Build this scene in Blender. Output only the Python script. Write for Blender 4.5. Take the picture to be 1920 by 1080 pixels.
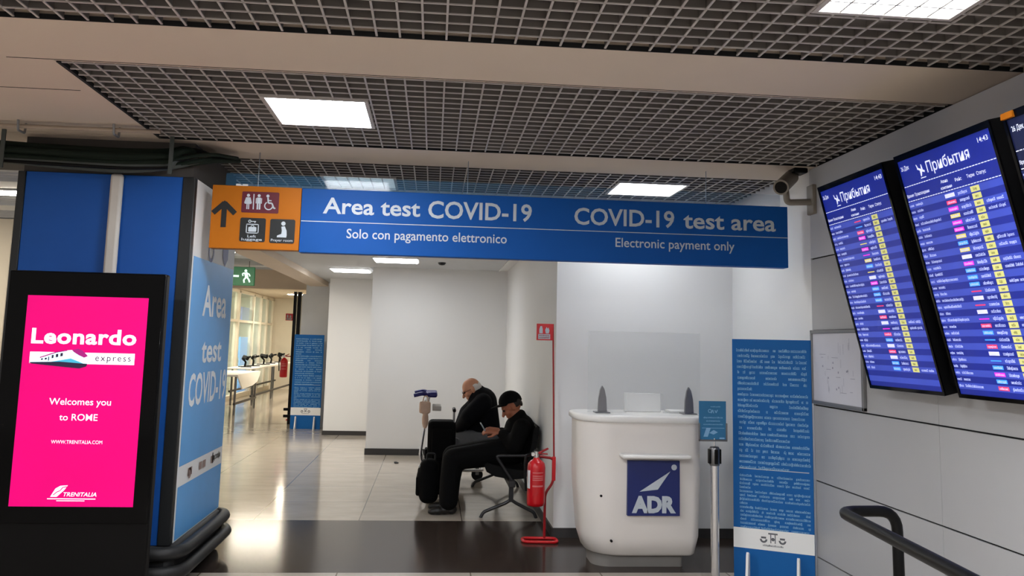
import bpy, bmesh, math, random
from mathutils import Matrix, Vector, Euler

for _o in list(bpy.data.objects):
    bpy.data.objects.remove(_o)
S = bpy.context.scene
COL = S.collection
PI = math.pi
R = math.radians
rnd = random.Random(7)

# ------------------------------------------------------------------ camera
cam_d = bpy.data.cameras.new('camera')
cam_d.sensor_fit = 'HORIZONTAL'
cam_d.sensor_width = 36.0
cam_d.lens = 36.0 * 1602.0 / 1920.0
cam_d.shift_x = 0.0
cam_d.shift_y = -98.0 / 1920.0
cam_d.clip_start = 0.05
cam_d.clip_end = 200
cam = bpy.data.objects.new('camera', cam_d)
COL.objects.link(cam)
_p, _y, _r = R(7.17), R(5.08), R(-1.35)
cam.location = (0, 0, 1.55)
cam.matrix_world = (Matrix.Translation((0, 0, 1.55)) @ Matrix.Rotation(-_y, 4, 'Z') @
                    Matrix.Rotation(PI / 2 + _p, 4, 'X') @ Matrix.Rotation(-_r, 4, 'Z'))
S.camera = cam

# ------------------------------------------------------------------ world, exposure
W = bpy.data.worlds.new('world')
S.world = W
W.use_nodes = True
W.node_tree.nodes['Background'].inputs[0].default_value = (1.0, 0.93, 0.86, 1)
W.node_tree.nodes['Background'].inputs[1].default_value = 0.66
S.view_settings.view_transform = 'Standard'
S.view_settings.look = 'None'
S.view_settings.gamma = 1
S.view_settings.use_curve_mapping = False
S.view_settings.exposure = 0.0
PANEL = 50.0          # strength of the square ceiling lamps over the front area
ALCOVE = 25.0         # strength of the slim lamps over the alcove
HALL = 78.0           # strength of the lamps in the far halls
try:
    S.cycles.max_bounces = 10
    S.cycles.sample_clamp_indirect = 4
    S.cycles.use_denoising = True
except Exception:
    pass

C = 2.781             # ceiling height
XW = 2.532            # right wall
GS = 0.09466          # ceiling cell
LX = -9.0             # far left end of the built place


# ------------------------------------------------------------------ materials
def lin(c):
    out = []
    for v in c:
        v = v / 255.0
        out.append(v / 12.92 if v <= 0.04045 else ((v + 0.055) / 1.055) ** 2.4)
    return out


MATS = {}


def mat(name, rgb, rough=0.5, metal=0.0, emit=0.0, var=0.04, scale=6.0, alpha=1.0, trans=0.0, ior=1.45, bump=0.0, coat=0.0, spec=0.5):
    """principled surface whose colour wanders a little with a noise texture"""
    if name in MATS:
        return MATS[name]
    m = bpy.data.materials.new(name)
    m.use_nodes = True
    nt = m.node_tree
    b = nt.nodes['Principled BSDF']
    c = lin(rgb)
    tc = nt.nodes.new('ShaderNodeTexCoord')
    nz = nt.nodes.new('ShaderNodeTexNoise')
    nz.inputs['Scale'].default_value = scale
    nz.inputs['Detail'].default_value = 4
    nt.links.new(tc.outputs['Object'], nz.inputs['Vector'])
    rp = nt.nodes.new('ShaderNodeValToRGB')
    rp.color_ramp.elements[0].position = 0.3
    rp.color_ramp.elements[1].position = 0.7
    rp.color_ramp.elements[0].color = [max(0, v * (1 - var)) for v in c] + [1]
    rp.color_ramp.elements[1].color = [min(1, v * (1 + var)) for v in c] + [1]
    nt.links.new(nz.outputs['Fac'], rp.inputs['Fac'])
    nt.links.new(rp.outputs['Color'], b.inputs['Base Color'])
    b.inputs['Roughness'].default_value = rough
    b.inputs['Metallic'].default_value = metal
    b.inputs['Specular IOR Level'].default_value = spec
    b.inputs['IOR'].default_value = ior
    if coat:
        b.inputs['Coat Weight'].default_value = coat
    if trans:
        b.inputs['Transmission Weight'].default_value = trans
    if alpha < 1:
        b.inputs['Alpha'].default_value = alpha
    if emit:
        nt.links.new(rp.outputs['Color'], b.inputs['Emission Color'])
        b.inputs['Emission Strength'].default_value = emit
    if bump:
        bp = nt.nodes.new('ShaderNodeBump')
        bp.inputs['Strength'].default_value = bump
        bp.inputs['Distance'].default_value = 0.004
        nt.links.new(nz.outputs['Fac'], bp.inputs['Height'])
        nt.links.new(bp.outputs['Normal'], b.inputs['Normal'])
    MATS[name] = m
    return m


def floor_mat(name, rgb, joint, rough, period, off, spec=0.6):
    """polished stone with faint clouds and thin joints along X and Y"""
    m = bpy.data.materials.new(name)
    m.use_nodes = True
    nt = m.node_tree
    L = nt.links
    b = nt.nodes['Principled BSDF']
    tc = nt.nodes.new('ShaderNodeTexCoord')
    n1 = nt.nodes.new('ShaderNodeTexNoise')
    n1.inputs['Scale'].default_value = 2.2
    n1.inputs['Detail'].default_value = 8
    n1.inputs['Roughness'].default_value = 0.65
    mp = nt.nodes.new('ShaderNodeMapping')
    mp.inputs['Scale'].default_value = (1.0, 2.5, 1.0)
    L.new(tc.outputs['Object'], mp.inputs['Vector'])
    L.new(mp.outputs['Vector'], n1.inputs['Vector'])
    c = lin(rgb)
    rp = nt.nodes.new('ShaderNodeValToRGB')
    rp.color_ramp.elements[0].position = 0.3
    rp.color_ramp.elements[1].position = 0.72
    rp.color_ramp.elements[0].color = [v * 0.88 for v in c] + [1]
    rp.color_ramp.elements[1].color = [min(1, v * 1.1) for v in c] + [1]
    L.new(n1.outputs['Fac'], rp.inputs['Fac'])
    sx = nt.nodes.new('ShaderNodeSeparateXYZ')
    L.new(tc.outputs['Object'], sx.inputs['Vector'])
    facs = []
    for ax, o, wid in (('X', off[0], 0.0045), ('Y', off[1], 0.002)):
        a = nt.nodes.new('ShaderNodeMath')
        a.operation = 'ADD'
        a.inputs[1].default_value = o
        L.new(sx.outputs[ax], a.inputs[0])
        w = nt.nodes.new('ShaderNodeMath')
        w.operation = 'PINGPONG'
        w.inputs[1].default_value = period / 2
        L.new(a.outputs[0], w.inputs[0])
        t = nt.nodes.new('ShaderNodeMath')
        t.operation = 'LESS_THAN'
        t.inputs[1].default_value = wid
        L.new(w.outputs[0], t.inputs[0])
        facs.append(t)
    mx = nt.nodes.new('ShaderNodeMath')
    mx.operation = 'MAXIMUM'
    L.new(facs[0].outputs[0], mx.inputs[0])
    L.new(facs[1].outputs[0], mx.inputs[1])
    mix = nt.nodes.new('ShaderNodeMix')
    mix.data_type = 'RGBA'
    L.new(mx.outputs[0], mix.inputs['Factor'])
    L.new(rp.outputs['Color'], mix.inputs[6])
    mix.inputs[7].default_value = lin(joint) + [1]
    L.new(mix.outputs[2], b.inputs['Base Color'])
    b.inputs['Roughness'].default_value = rough
    b.inputs['Specular IOR Level'].default_value = spec
    MATS[name] = m
    return m


M_floor = floor_mat('beige polished stone', (186, 176, 164), (120, 108, 96), 0.11, 0.89, (1.474, 0.33))
M_dark = floor_mat('dark polished stone', (54, 45, 40), (42, 36, 33), 0.15, 1.78, (0.3, 0.2), 0.2)
M_beam = mat('warm white ceiling paint', (208, 192, 174), 0.7, var=0.02, scale=1.5)
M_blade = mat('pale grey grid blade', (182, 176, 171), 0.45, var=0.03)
M_core = mat('shade darkened grid web', (102, 96, 92), 0.6, var=0.03)  # grid paint darkened: shade inside the cells put into the web colour
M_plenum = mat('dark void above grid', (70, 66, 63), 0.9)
M_white = mat('white wall paint', (232, 232, 231), 0.55, var=0.012, scale=1.2)
M_panel = mat('grey white wall cladding', (172, 172, 173), 0.42, var=0.02, scale=1.0)
M_top = mat('light lifted upper wall panel', (200, 201, 205), 0.5, var=0.015, scale=1.0)  # cladding colour lightened at the top in place of missing lamp light
M_gap = mat('black joint', (16, 16, 17), 0.8)
M_base = mat('dark skirting', (52, 50, 50), 0.5)
M_cream = mat('cream paint', (226, 217, 200), 0.5, var=0.03, scale=2)
M_tan = mat('tan soffit', (204, 186, 164), 0.7, var=0.05, scale=1)
M_greyw = mat('light grey wall', (196, 198, 200), 0.6, var=0.02)
M_black = mat('black plastic', (9, 9, 10), 0.4, spec=0.15)
M_gloss = mat('black glossy glass', (5, 5, 6), 0.08, spec=0.12)
M_rubber = mat('black rubber', (22, 22, 23), 0.55)
M_blue = mat('blue vinyl', (22, 78, 156), 0.5, var=0.03, spec=0.25)
M_bluesign = mat('blue sign face', (12, 76, 150), 0.55, var=0.03, spec=0.2)
M_bluestand = mat('blue display board', (22, 92, 158), 0.55, var=0.03, spec=0.2)
M_litblue = mat('lit side blue vinyl', (92, 160, 220), 0.4, spec=0.25, var=0.03)  # pillar blue made lighter: light on the side face put into its colour
M_orange = mat('orange sign face', (172, 98, 16), 0.5, spec=0.2, var=0.04)
M_maroon = mat('maroon plate', (88, 16, 34), 0.45)
M_signblk = mat('black plate', (22, 24, 26), 0.45)
M_letter = mat('white vinyl lettering', (186, 194, 202), 0.5, var=0.02)
M_letterw = mat('bright white vinyl lettering', (236, 240, 244), 0.5, var=0.02)
M_pale = mat('pale blue lettering', (122, 168, 206), 0.5, var=0.05)
M_chrome = mat('brushed steel', (222, 222, 224), 0.22, metal=1.0)
M_clamp = mat('satin steel clamp', (128, 128, 132), 0.3, metal=0.85)
M_steel = mat('grey steel', (120, 120, 122), 0.35, metal=1.0)
M_red = mat('red enamel', (196, 14, 26), 0.3, coat=0.3)
M_darkred = mat('dark red tube', (150, 14, 24), 0.35)
M_counter = mat('white counter laminate', (228, 222, 216), 0.35, var=0.012, scale=1.5)
M_ctop = mat('white solid worktop', (240, 238, 234), 0.3, var=0.01)
M_navy = mat('navy logo plate', (18, 34, 96), 0.4)
M_plinth = mat('grey plinth', (128, 124, 120), 0.45)
M_skin = mat('skin', (206, 148, 118), 0.5, var=0.06, scale=20)
M_skin2 = mat('tanned skin', (168, 104, 76), 0.5, var=0.06, scale=20)
M_hair = mat('white hair', (220, 216, 212), 0.7)
M_coat = mat('dark navy padded coat', (11, 12, 17), 0.85, spec=0.15, bump=0.3, scale=18)
M_hood = mat('black hoodie cloth', (6, 6, 7), 0.85, spec=0.15, bump=0.3, scale=22)
M_trous = mat('black trousers', (6, 6, 7), 0.85, spec=0.15, bump=0.3, scale=22)
M_greytr = mat('grey trousers', (96, 98, 102), 0.85, bump=0.3, scale=22)
M_shoe = mat('black shoe leather', (18, 16, 15), 0.45)
M_case = mat('black luggage fabric', (6, 6, 7), 0.85, spec=0.15, bump=0.3, scale=40)
M_legs = mat('dark grey steel', (62, 62, 64), 0.4, metal=0.7)
M_seat = mat('black bench upholstery', (8, 8, 9), 0.7, spec=0.2)
M_paper = mat('white paper', (236, 236, 234), 0.6, var=0.01)
M_trolley = mat('dark blue handle plastic', (30, 30, 104), 0.35)
M_beigebag = mat('beige bag plastic', (206, 178, 158), 0.55, var=0.1, scale=12)
M_cable = mat('dark green cable sheath', (20, 29, 22), 0.75, spec=0.2)
M_cableg = mat('grey cable sheath', (70, 74, 72), 0.7, spec=0.2)
M_conduit = mat('white conduit', (196, 190, 182), 0.5)
M_lamp = mat('lamp diffuser', (248, 251, 255), 0.5, emit=PANEL, var=0.0)
M_lampc = mat('shaded lamp diffuser', (200, 226, 240), 0.5, emit=1.6, var=0.0)
M_lampfill = mat('added fill lamp diffuser', (248, 251, 255), 0.5, emit=PANEL * 2.7, var=0.0)  # for two unseen lamps added to light the counter and front wall
M_lampd = mat('lamp diffuser over the sign', (248, 251, 255), 0.5, emit=PANEL * 0.33, var=0.0)
M_lamp2 = mat('slim lamp diffuser', (248, 251, 255), 0.5, emit=ALCOVE, var=0.0)
M_lamp3 = mat('hall lamp diffuser', (255, 244, 224), 0.5, emit=HALL, var=0.0)
M_pink = mat('magenta screen', (212, 3, 108), 0.4, spec=0.15, emit=0.68, var=0.03, scale=2)
M_scrw = mat('white screen ink', (250, 236, 248), 0.4, emit=0.95, var=0.0)
M_scrd = mat('dark screen ink', (40, 26, 60), 0.4, emit=0.3)
M_teal = mat('teal screen ink', (60, 160, 190), 0.4, emit=0.8)
M_ice = mat('ice blue screen ink', (206, 238, 246), 0.4, emit=0.9)
M_plum = mat('plum screen ink', (150, 20, 110), 0.4, emit=0.7)
M_fida = mat('blue screen row', (20, 36, 136), 0.3, emit=0.6, var=0.06)
M_fidb = mat('lighter blue screen row', (54, 72, 176), 0.3, emit=0.6, var=0.06)
M_fidw = mat('white screen letters', (186, 196, 240), 0.4, emit=0.7, var=0.0)
M_fidh = mat('bright screen letters', (226, 230, 250), 0.4, emit=0.8, var=0.0)
M_fidy = mat('yellow screen mark', (206, 204, 130), 0.4, emit=0.65, var=0.0)
BADGE = [mat('red screen mark', (226, 52, 96), 0.4, emit=0.9, var=0), mat('magenta screen mark', (222, 40, 196), 0.4, emit=0.9, var=0),
         mat('cyan screen mark', (64, 150, 236), 0.4, emit=0.9, var=0), mat('pale screen mark', (208, 206, 240), 0.4, emit=0.9, var=0),
         mat('olive screen mark', (206, 190, 92), 0.4, emit=0.85, var=0)]
M_green = mat('green exit sign', (4, 88, 50), 0.4, emit=0.5, var=0.03)
M_exitw = mat('white exit symbol', (214, 246, 232), 0.4, emit=1.1, var=0)
M_perspex = mat('clear acrylic', (206, 212, 212), 0.02, alpha=0.14, spec=0.35, var=0.0)
M_tint = mat('blue tinted acrylic', (70, 150, 200), 0.05, alpha=0.17, var=0.0)
M_facade = mat('green tinted glazing', (176, 200, 192), 0.08, alpha=0.4, var=0.15, scale=0.9)
M_camera = mat('grey beige camera housing', (132, 124, 114), 0.5)
M_plan = mat('printed plan paper', (206, 206, 214), 0.5, var=0.03, scale=5)
M_frame = mat('grey aluminium frame', (128, 128, 130), 0.4, metal=0.5)


# ------------------------------------------------------------------ mesh builder
class MB:
    """collects shapes in world coordinates (or in T's local ones) and links them as ONE mesh object"""

    def __init__(self, T=None):
        self.v, self.f, self.mi, self.sm = [], [], [], []
        self.T = T
        self.cm = 0

    def add(self, vs, fs, smooth=False):
        n = len(self.v)
        for p in vs:
            p = Vector(p)
            self.v.append(self.T @ p if self.T is not None else p)
        for f in fs:
            self.f.append([n + i for i in f])
            self.mi.append(self.cm)
            self.sm.append(smooth)
        return self

    def bm(self, b, smooth=False):
        b.verts.index_update()
        self.add([v.co.copy() for v in b.verts], [[v.index for v in f.verts] for f in b.faces], smooth)
        b.free()
        return self

    def box(self, lo, hi, bev=0.0, rot=None, seg=2, smooth=None):
        lo, hi = Vector(lo), Vector(hi)
        c, d = (lo + hi) / 2, hi - lo
        b = bmesh.new()
        bmesh.ops.create_cube(b, size=1.0)
        for v in b.verts:
            v.co = Vector((v.co.x * d.x, v.co.y * d.y, v.co.z * d.z))
        if bev:
            bmesh.ops.bevel(b, geom=list(b.edges), offset=min(bev, 0.49 * min(abs(x) for x in d)), segments=seg, profile=0.5, affect='EDGES')
        b.normal_update()
        flags = [bool(bev) and max(abs(q) for q in fc.normal) < 0.999 for fc in b.faces]
        M = Matrix.Translation(c)
        if rot is not None:
            M = M @ rot.to_4x4()
        for v in b.verts:
            v.co = M @ v.co
        n0 = len(self.sm)
        self.bm(b, False)
        self.sm[n0:] = flags
        if bev:
            self.sharp = True
        return self

    def cyl(self, p0, p1, r0, r1=None, n=20, cap=True, smooth=True):
        r1 = r0 if r1 is None else r1
        p0, p1 = Vector(p0), Vector(p1)
        a = (p1 - p0).normalized()
        u = a.orthogonal().normalized()
        w = a.cross(u)
        vs, fs = [], []
        for p, r in ((p0, r0), (p1, r1)):
            for k in range(n):
                t = 2 * PI * k / n
                vs.append(p + (u * math.cos(t) + w * math.sin(t)) * r)
        for k in range(n):
            fs.append([k, (k + 1) % n, n + (k + 1) % n, n + k])
        self.add(vs, fs, smooth)
        if cap:
            self.add(vs[:n], [list(range(n))[::-1]])
            self.add(vs[n:], [list(range(n))])
        return self

    def tube(self, pts, r, n=12, fillet=0.0, closed=False):
        pts = [Vector(p) for p in pts]
        if fillet:
            q = []
            N = len(pts)
            for i, p in enumerate(pts):
                if not closed and i in (0, N - 1):
                    q.append(p)
                    continue
                a, b = pts[(i - 1) % N], pts[(i + 1) % N]
                da, db = (a - p), (b - p)
                t = min(fillet, da.length * 0.45, db.length * 0.45)
                A, B = p + da.normalized() * t, p + db.normalized() * t
                for k in range(7):
                    s = k / 6
                    q.append(A * (1 - s) ** 2 + p * 2 * s * (1 - s) + B * s * s)
            pts = q
        N = len(pts)
        rings = []
        u = None
        for i, p in enumerate(pts):
            if closed:
                d = (pts[(i + 1) % N] - pts[i - 1]).normalized()
            else:
                d = (pts[min(i + 1, N - 1)] - pts[max(i - 1, 0)]).normalized()
            u = d.orthogonal().normalized() if u is None else (u - d * u.dot(d)).normalized()
            w = d.cross(u)
            rings.append([p + (u * math.cos(2 * PI * k / n) + w * math.sin(2 * PI * k / n)) * r for k in range(n)])
        vs = [v for g in rings for v in g]
        fs = []
        for i in range(N if closed else N - 1):
            j = (i + 1) % N
            for k in range(n):
                fs.append([i * n + k, i * n + (k + 1) % n, j * n + (k + 1) % n, j * n + k])
        self.add(vs, fs, True)
        if not closed:
            self.add(rings[0], [list(range(n))[::-1]])
            self.add(rings[-1], [list(range(n))])
        return self

    def lathe(self, c, prof, n=28, axis='Z'):
        c = Vector(c)
        vs, fs = [], []
        for (r, z) in prof:
            for k in range(n):
                t = 2 * PI * k / n
                p = Vector((r * math.cos(t), r * math.sin(t), z))
                if axis == 'X':
                    p = Vector((z, r * math.cos(t), r * math.sin(t)))
                if axis == 'Y':
                    p = Vector((r * math.cos(t), z, r * math.sin(t)))
                vs.append(c + p)
        for i in range(len(prof) - 1):
            for k in range(n):
                fs.append([i * n + k, i * n + (k + 1) % n, (i + 1) * n + (k + 1) % n, (i + 1) * n + k])
        self.add(vs, fs, True)
        self.add(vs[:n], [list(range(n))[::-1]])
        self.add(vs[-n:], [list(range(n))])
        return self

    def ball(self, c, r, seg=16, rings=10, rot=None):
        b = bmesh.new()
        bmesh.ops.create_uvsphere(b, u_segments=seg, v_segments=rings, radius=1.0)
        r = (r, r, r) if isinstance(r, (int, float)) else r
        M = Matrix.Translation(Vector(c)) @ (rot.to_4x4() if rot is not None else Matrix()) @ Matrix.Diagonal((r[0], r[1], r[2], 1))
        for v in b.verts:
            v.co = M @ v.co
        return self.bm(b, True)

    def prism(self, poly, fn, d0, d1, smooth=False):
        """2-D polygon pushed from depth d0 to d1 by fn(x, y, d)"""
        n = len(poly)
        vs = [fn(x, y, d0) for x, y in poly] + [fn(x, y, d1) for x, y in poly]
        self.add(vs, [list(range(n))[::-1], [n + i for i in range(n)]])
        self.add(vs, [[i, (i + 1) % n, n + (i + 1) % n, n + i] for i in range(n)], smooth)
        return self

    def build(self, name, m, parent=None, root=None, label=None):
        me = bpy.data.meshes.new(name)
        M = None
        o = None
        top = parent
        while top is not None and top.parent is not None:
            top = top.parent
        inv = top.matrix_basis.inverted() if top is not None else None
        vs = [(inv @ v) if inv is not None else v for v in self.v]
        me.from_pydata([tuple(v) for v in vs], [], self.f)
        for k in (m if isinstance(m, (list, tuple)) else [m]):
            me.materials.append(k)
        me.polygons.foreach_set('material_index', self.mi)
        me.polygons.foreach_set('use_smooth', self.sm)
        me.update()
        b = bmesh.new()
        b.from_mesh(me)
        bmesh.ops.recalc_face_normals(b, faces=list(b.faces))
        for e in b.edges:                     # flat faces keep their own normals beside rounded edges
            fl_ = [q.smooth for q in e.link_faces]
            if len(fl_) == 2 and fl_[0] != fl_[1]:
                e.smooth = False
        b.to_mesh(me)
        b.free()
        o = bpy.data.objects.new(name, me)
        COL.objects.link(o)
        if parent is not None:
            o.parent = parent
        if label:
            o['label'] = label
        return o


def thing(name, label, cat, loc=(0, 0, 0), rotz=0.0, group=None):
    o = bpy.data.objects.new(name, None)
    COL.objects.link(o)
    o.matrix_basis = Matrix.Translation(Vector(loc)) @ Matrix.Rotation(rotz, 4, 'Z')
    o.empty_display_size = 0.1
    tag(o, label, cat, group)
    return o


def tag(o, label, cat, group=None):
    o['label'] = label
    o['category'] = cat
    if group:
        o['group'] = group
    return o


def struct(o, label=None):
    o['kind'] = 'structure'
    if label:
        o['label'] = label
    return o


def dup(root, loc, label=None, rotz=None, group=None):
    r = root.copy()
    COL.objects.link(r)
    r.matrix_basis = Matrix.Translation(Vector(loc)) @ (Matrix.Rotation(rotz, 4, 'Z') if rotz is not None else root.matrix_basis.to_3x3().to_4x4())
    if label:
        r['label'] = label
    if group:
        r['group'] = group

    def rec(a, b):
        for ch in list(a.children):
            c = ch.copy()
            COL.objects.link(c)
            c.parent = b
            rec(ch, c)
    rec(root, r)
    return r


def frame(o, u, v, n):
    """surface frame: x along u, y along v, depth along n (towards the reader)"""
    o, u, v, n = Vector(o), Vector(u).normalized(), Vector(v).normalized(), Vector(n).normalized()
    return lambda x, y, d=0.0: o + u * x + v * y + n * d


# ------------------------------------------------------------------ lettering
_TX = {}


def glyphs(s, bold=0.0, spacing=1.0):
    k = (s, bold, spacing)
    if k in _TX:
        return _TX[k]
    c = bpy.data.curves.new('lettering', 'FONT')
    c.body = s
    c.offset = bold
    c.space_character = spacing
    c.resolution_u = 3
    o = bpy.data.objects.new('lettering', c)
    COL.objects.link(o)
    bpy.context.view_layer.update()
    dg = bpy.context.evaluated_depsgraph_get()
    e = o.evaluated_get(dg)
    me = e.to_mesh()
    vs = [(v.co.x, v.co.y) for v in me.vertices]
    fs = [list(p.vertices) for p in me.polygons]
    e.to_mesh_clear()
    bpy.data.objects.remove(o)
    bpy.data.curves.remove(c)
    _TX[k] = (vs, fs)
    return _TX[k]


def write(mb, fn, s, x0, x1, y, cap, d=0.002, bold=0.0, shear=0.0, spacing=1.0):
    """string between x0 and x1 on baseline y with capitals `cap` high"""
    vs, fs = glyphs(s, bold, spacing)
    hs = glyphs('H', bold)[0]
    hh = max(v[1] for v in hs)
    a, b = min(v[0] for v in vs), max(v[0] for v in vs)
    kx, ky = (x1 - x0) / (b - a), cap / hh
    mb.add([fn(x0 + (vx - a) * kx + shear * vy * ky, y + vy * ky, d) for vx, vy in vs], fs)
    return mb


def scribble(mb, fn, x0, x1, y, h, d=0.002, r=rnd):
    """unreadably small word: letter-like strokes"""
    x = x0
    while x < x1 - h * 0.15:
        w = h * r.uniform(0.16, 0.3)
        w = min(w, x1 - x)
        hh = h * r.choice([0.7, 0.7, 0.7, 1.0, 0.75])
        y0 = y - (0.25 * h if r.random() < 0.1 else 0)
        k = r.random()
        if k < 0.45:
            mb.add([fn(x, y0, d), fn(x + w, y0, d), fn(x + w, y + hh, d), fn(x, y + hh, d)], [[0, 1, 2, 3]])
        else:
            for (a, b, c0, c1) in ((0, 1, 0, 0.28), (0, 1, 0.72, 1), (0, 0.4, 0.28, 0.72)):
                mb.add([fn(x + w * a, y + hh * c0, d), fn(x + w * b, y + hh * c0, d), fn(x + w * b, y + hh * c1, d), fn(x + w * a, y + hh * c1, d)], [[0, 1, 2, 3]])
        x += w + h * 0.09
    return mb


def rect(mb, fn, x0, y0, x1, y1, d=0.002):
    mb.add([fn(x0, y0, d), fn(x1, y0, d), fn(x1, y1, d), fn(x0, y1, d)], [[0, 1, 2, 3]])
    return mb


def poly(mb, fn, pts, d=0.002):
    mb.add([fn(x, y, d) for x, y in pts], [list(range(len(pts)))])
    return mb


def disc(mb, fn, x, y, r, d=0.002, n=20, ry=None):
    ry = r if ry is None else ry
    return poly(mb, fn, [(x + r * math.cos(2 * PI * k / n), y + ry * math.sin(2 * PI * k / n)) for k in range(n)], d)


def ring(mb, fn, x, y, r0, r1, d=0.002, a0=0, a1=2 * PI, n=24):
    vs, fs = [], []
    for k in range(n + 1):
        t = a0 + (a1 - a0) * k / n
        vs += [fn(x + r0 * math.cos(t), y + r0 * math.sin(t), d), fn(x + r1 * math.cos(t), y + r1 * math.sin(t), d)]
    for k in range(n):
        fs.append([2 * k, 2 * k + 1, 2 * k + 3, 2 * k + 2])
    mb.add(vs, fs)
    return mb


def stroke(mb, fn, pts, w, d=0.002):
    for (x0, y0), (x1, y1) in zip(pts[:-1], pts[1:]):
        dx, dy = x1 - x0, y1 - y0
        L = math.hypot(dx, dy) or 1
        nx, ny = -dy / L * w / 2, dx / L * w / 2
        poly(mb, fn, [(x0 + nx, y0 + ny), (x0 - nx, y0 - ny), (x1 - nx, y1 - ny), (x1 + nx, y1 + ny)], d)
    return mb


# ------------------------------------------------------------------ SETTING: floor
f = MB()


def fl(x0, x1, y0, y1, mi):
    f.cm = mi
    f.box((x0, y0, -0.06), (x1, y1, 0.0))


fl(LX, 6, -4, 6.03, 0)
fl(LX, 6, 6.03, 7.72, 1)
fl(LX, 6, 7.72, 16.1, 0)
fl(LX, 6, 16.1, 16.2, 1)
fl(LX, 6, 16.2, 31, 0)
struct(f.build('floor', [M_floor, M_dark]), 'polished beige stone floor with a dark band')


# ------------------------------------------------------------------ SETTING: ceiling
c_ = MB()
YB = [(-4.0, -2.09), (-0.57, -0.05), (1.41, 1.93), (3.408, 3.925), (5.459, 5.977)]
for a, b in YB:
    c_.box((LX, a, C), (XW + 0.05, b, C + 0.05))
X2L = -1.764
c_.box((LX, 3.925, C + 0.001), (X2L, 5.459, C + 0.05))         # closed area left of the second grid
c_.box((X2L - 0.35, 3.925, C + 0.006), (XW, 3.965, C + 0.05))    # narrow lip after the first strip
c_.box((-1.72, 5.977, C + 0.006), (XW, 6.0, C + 0.05))
struct(c_.build('ceiling', M_beam), 'warm white ceiling strips between the open grids')
pl = MB()
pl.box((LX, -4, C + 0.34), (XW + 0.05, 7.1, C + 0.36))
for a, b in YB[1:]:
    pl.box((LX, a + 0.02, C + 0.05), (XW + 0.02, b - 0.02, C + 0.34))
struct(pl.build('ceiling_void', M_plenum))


gp_ = MB()
for y0, y1 in ((3.4035, 3.409), (5.4545, 5.46), (1.93, 1.935)):
    gp_.box((-3.4 if y0 < 3.5 else X2L, y0, C - 0.0015), (XW, y1, C + 0.02))
gp_.box((X2L - 0.2, 3.9245, C - 0.0015), (XW, 3.9285, C + 0.01))
gp_.box((-1.72, 5.9765, C - 0.0015), (XW, 5.981, C + 0.01))
gp_.box((X2L, 3.965, C - 0.001), (X2L + 0.016, 5.459, C + 0.02))
gp_.box((-2.6, 4.43, C - 0.0008), (-1.84, 4.434, C + 0.002))
struct(gp_.build('trim_4', M_gap), 'black shadow gaps along the ceiling strips')


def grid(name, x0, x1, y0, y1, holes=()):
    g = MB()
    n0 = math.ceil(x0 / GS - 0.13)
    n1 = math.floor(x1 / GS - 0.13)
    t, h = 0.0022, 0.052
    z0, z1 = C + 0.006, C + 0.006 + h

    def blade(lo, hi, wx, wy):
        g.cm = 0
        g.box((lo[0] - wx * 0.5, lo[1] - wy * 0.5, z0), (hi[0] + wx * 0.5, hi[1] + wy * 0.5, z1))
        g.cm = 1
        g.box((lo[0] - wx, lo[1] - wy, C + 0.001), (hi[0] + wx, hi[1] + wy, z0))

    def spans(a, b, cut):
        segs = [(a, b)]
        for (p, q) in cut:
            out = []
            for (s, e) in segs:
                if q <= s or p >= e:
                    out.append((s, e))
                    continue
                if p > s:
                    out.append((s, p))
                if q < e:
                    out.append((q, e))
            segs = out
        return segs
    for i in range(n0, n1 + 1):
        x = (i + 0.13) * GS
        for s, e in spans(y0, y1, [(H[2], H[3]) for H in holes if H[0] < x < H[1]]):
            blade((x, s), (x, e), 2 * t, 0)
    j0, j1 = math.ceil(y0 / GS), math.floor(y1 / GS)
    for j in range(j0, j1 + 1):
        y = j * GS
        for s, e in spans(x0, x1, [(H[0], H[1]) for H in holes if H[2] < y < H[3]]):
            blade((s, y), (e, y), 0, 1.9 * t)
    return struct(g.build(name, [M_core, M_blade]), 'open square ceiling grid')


LAMPS = {'g': (-3.25, -2.7, 2.35, 2.9), 'e': (-0.93, -0.38, 0.35, 0.9), 'f': (0.42, 0.97, 0.35, 0.9), 'a': (1.34, 1.88, 2.35, 2.9), 'b': (-0.93, -0.38, 4.37, 4.95), 'c': (-0.90, -0.325, 6.48, 7.02), 'd': (1.36, 1.915, 6.28, 6.81)}
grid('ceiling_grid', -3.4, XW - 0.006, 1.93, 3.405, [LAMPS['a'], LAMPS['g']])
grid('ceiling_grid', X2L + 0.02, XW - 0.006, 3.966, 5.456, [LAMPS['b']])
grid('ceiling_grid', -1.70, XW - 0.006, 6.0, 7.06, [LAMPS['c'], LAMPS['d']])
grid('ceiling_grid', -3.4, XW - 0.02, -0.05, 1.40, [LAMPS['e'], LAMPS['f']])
back = MB()
back.box((LX, -2.09, C), (XW, -0.57, C + 0.03))
struct(back.build('ceiling_panel', M_blade))


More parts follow.
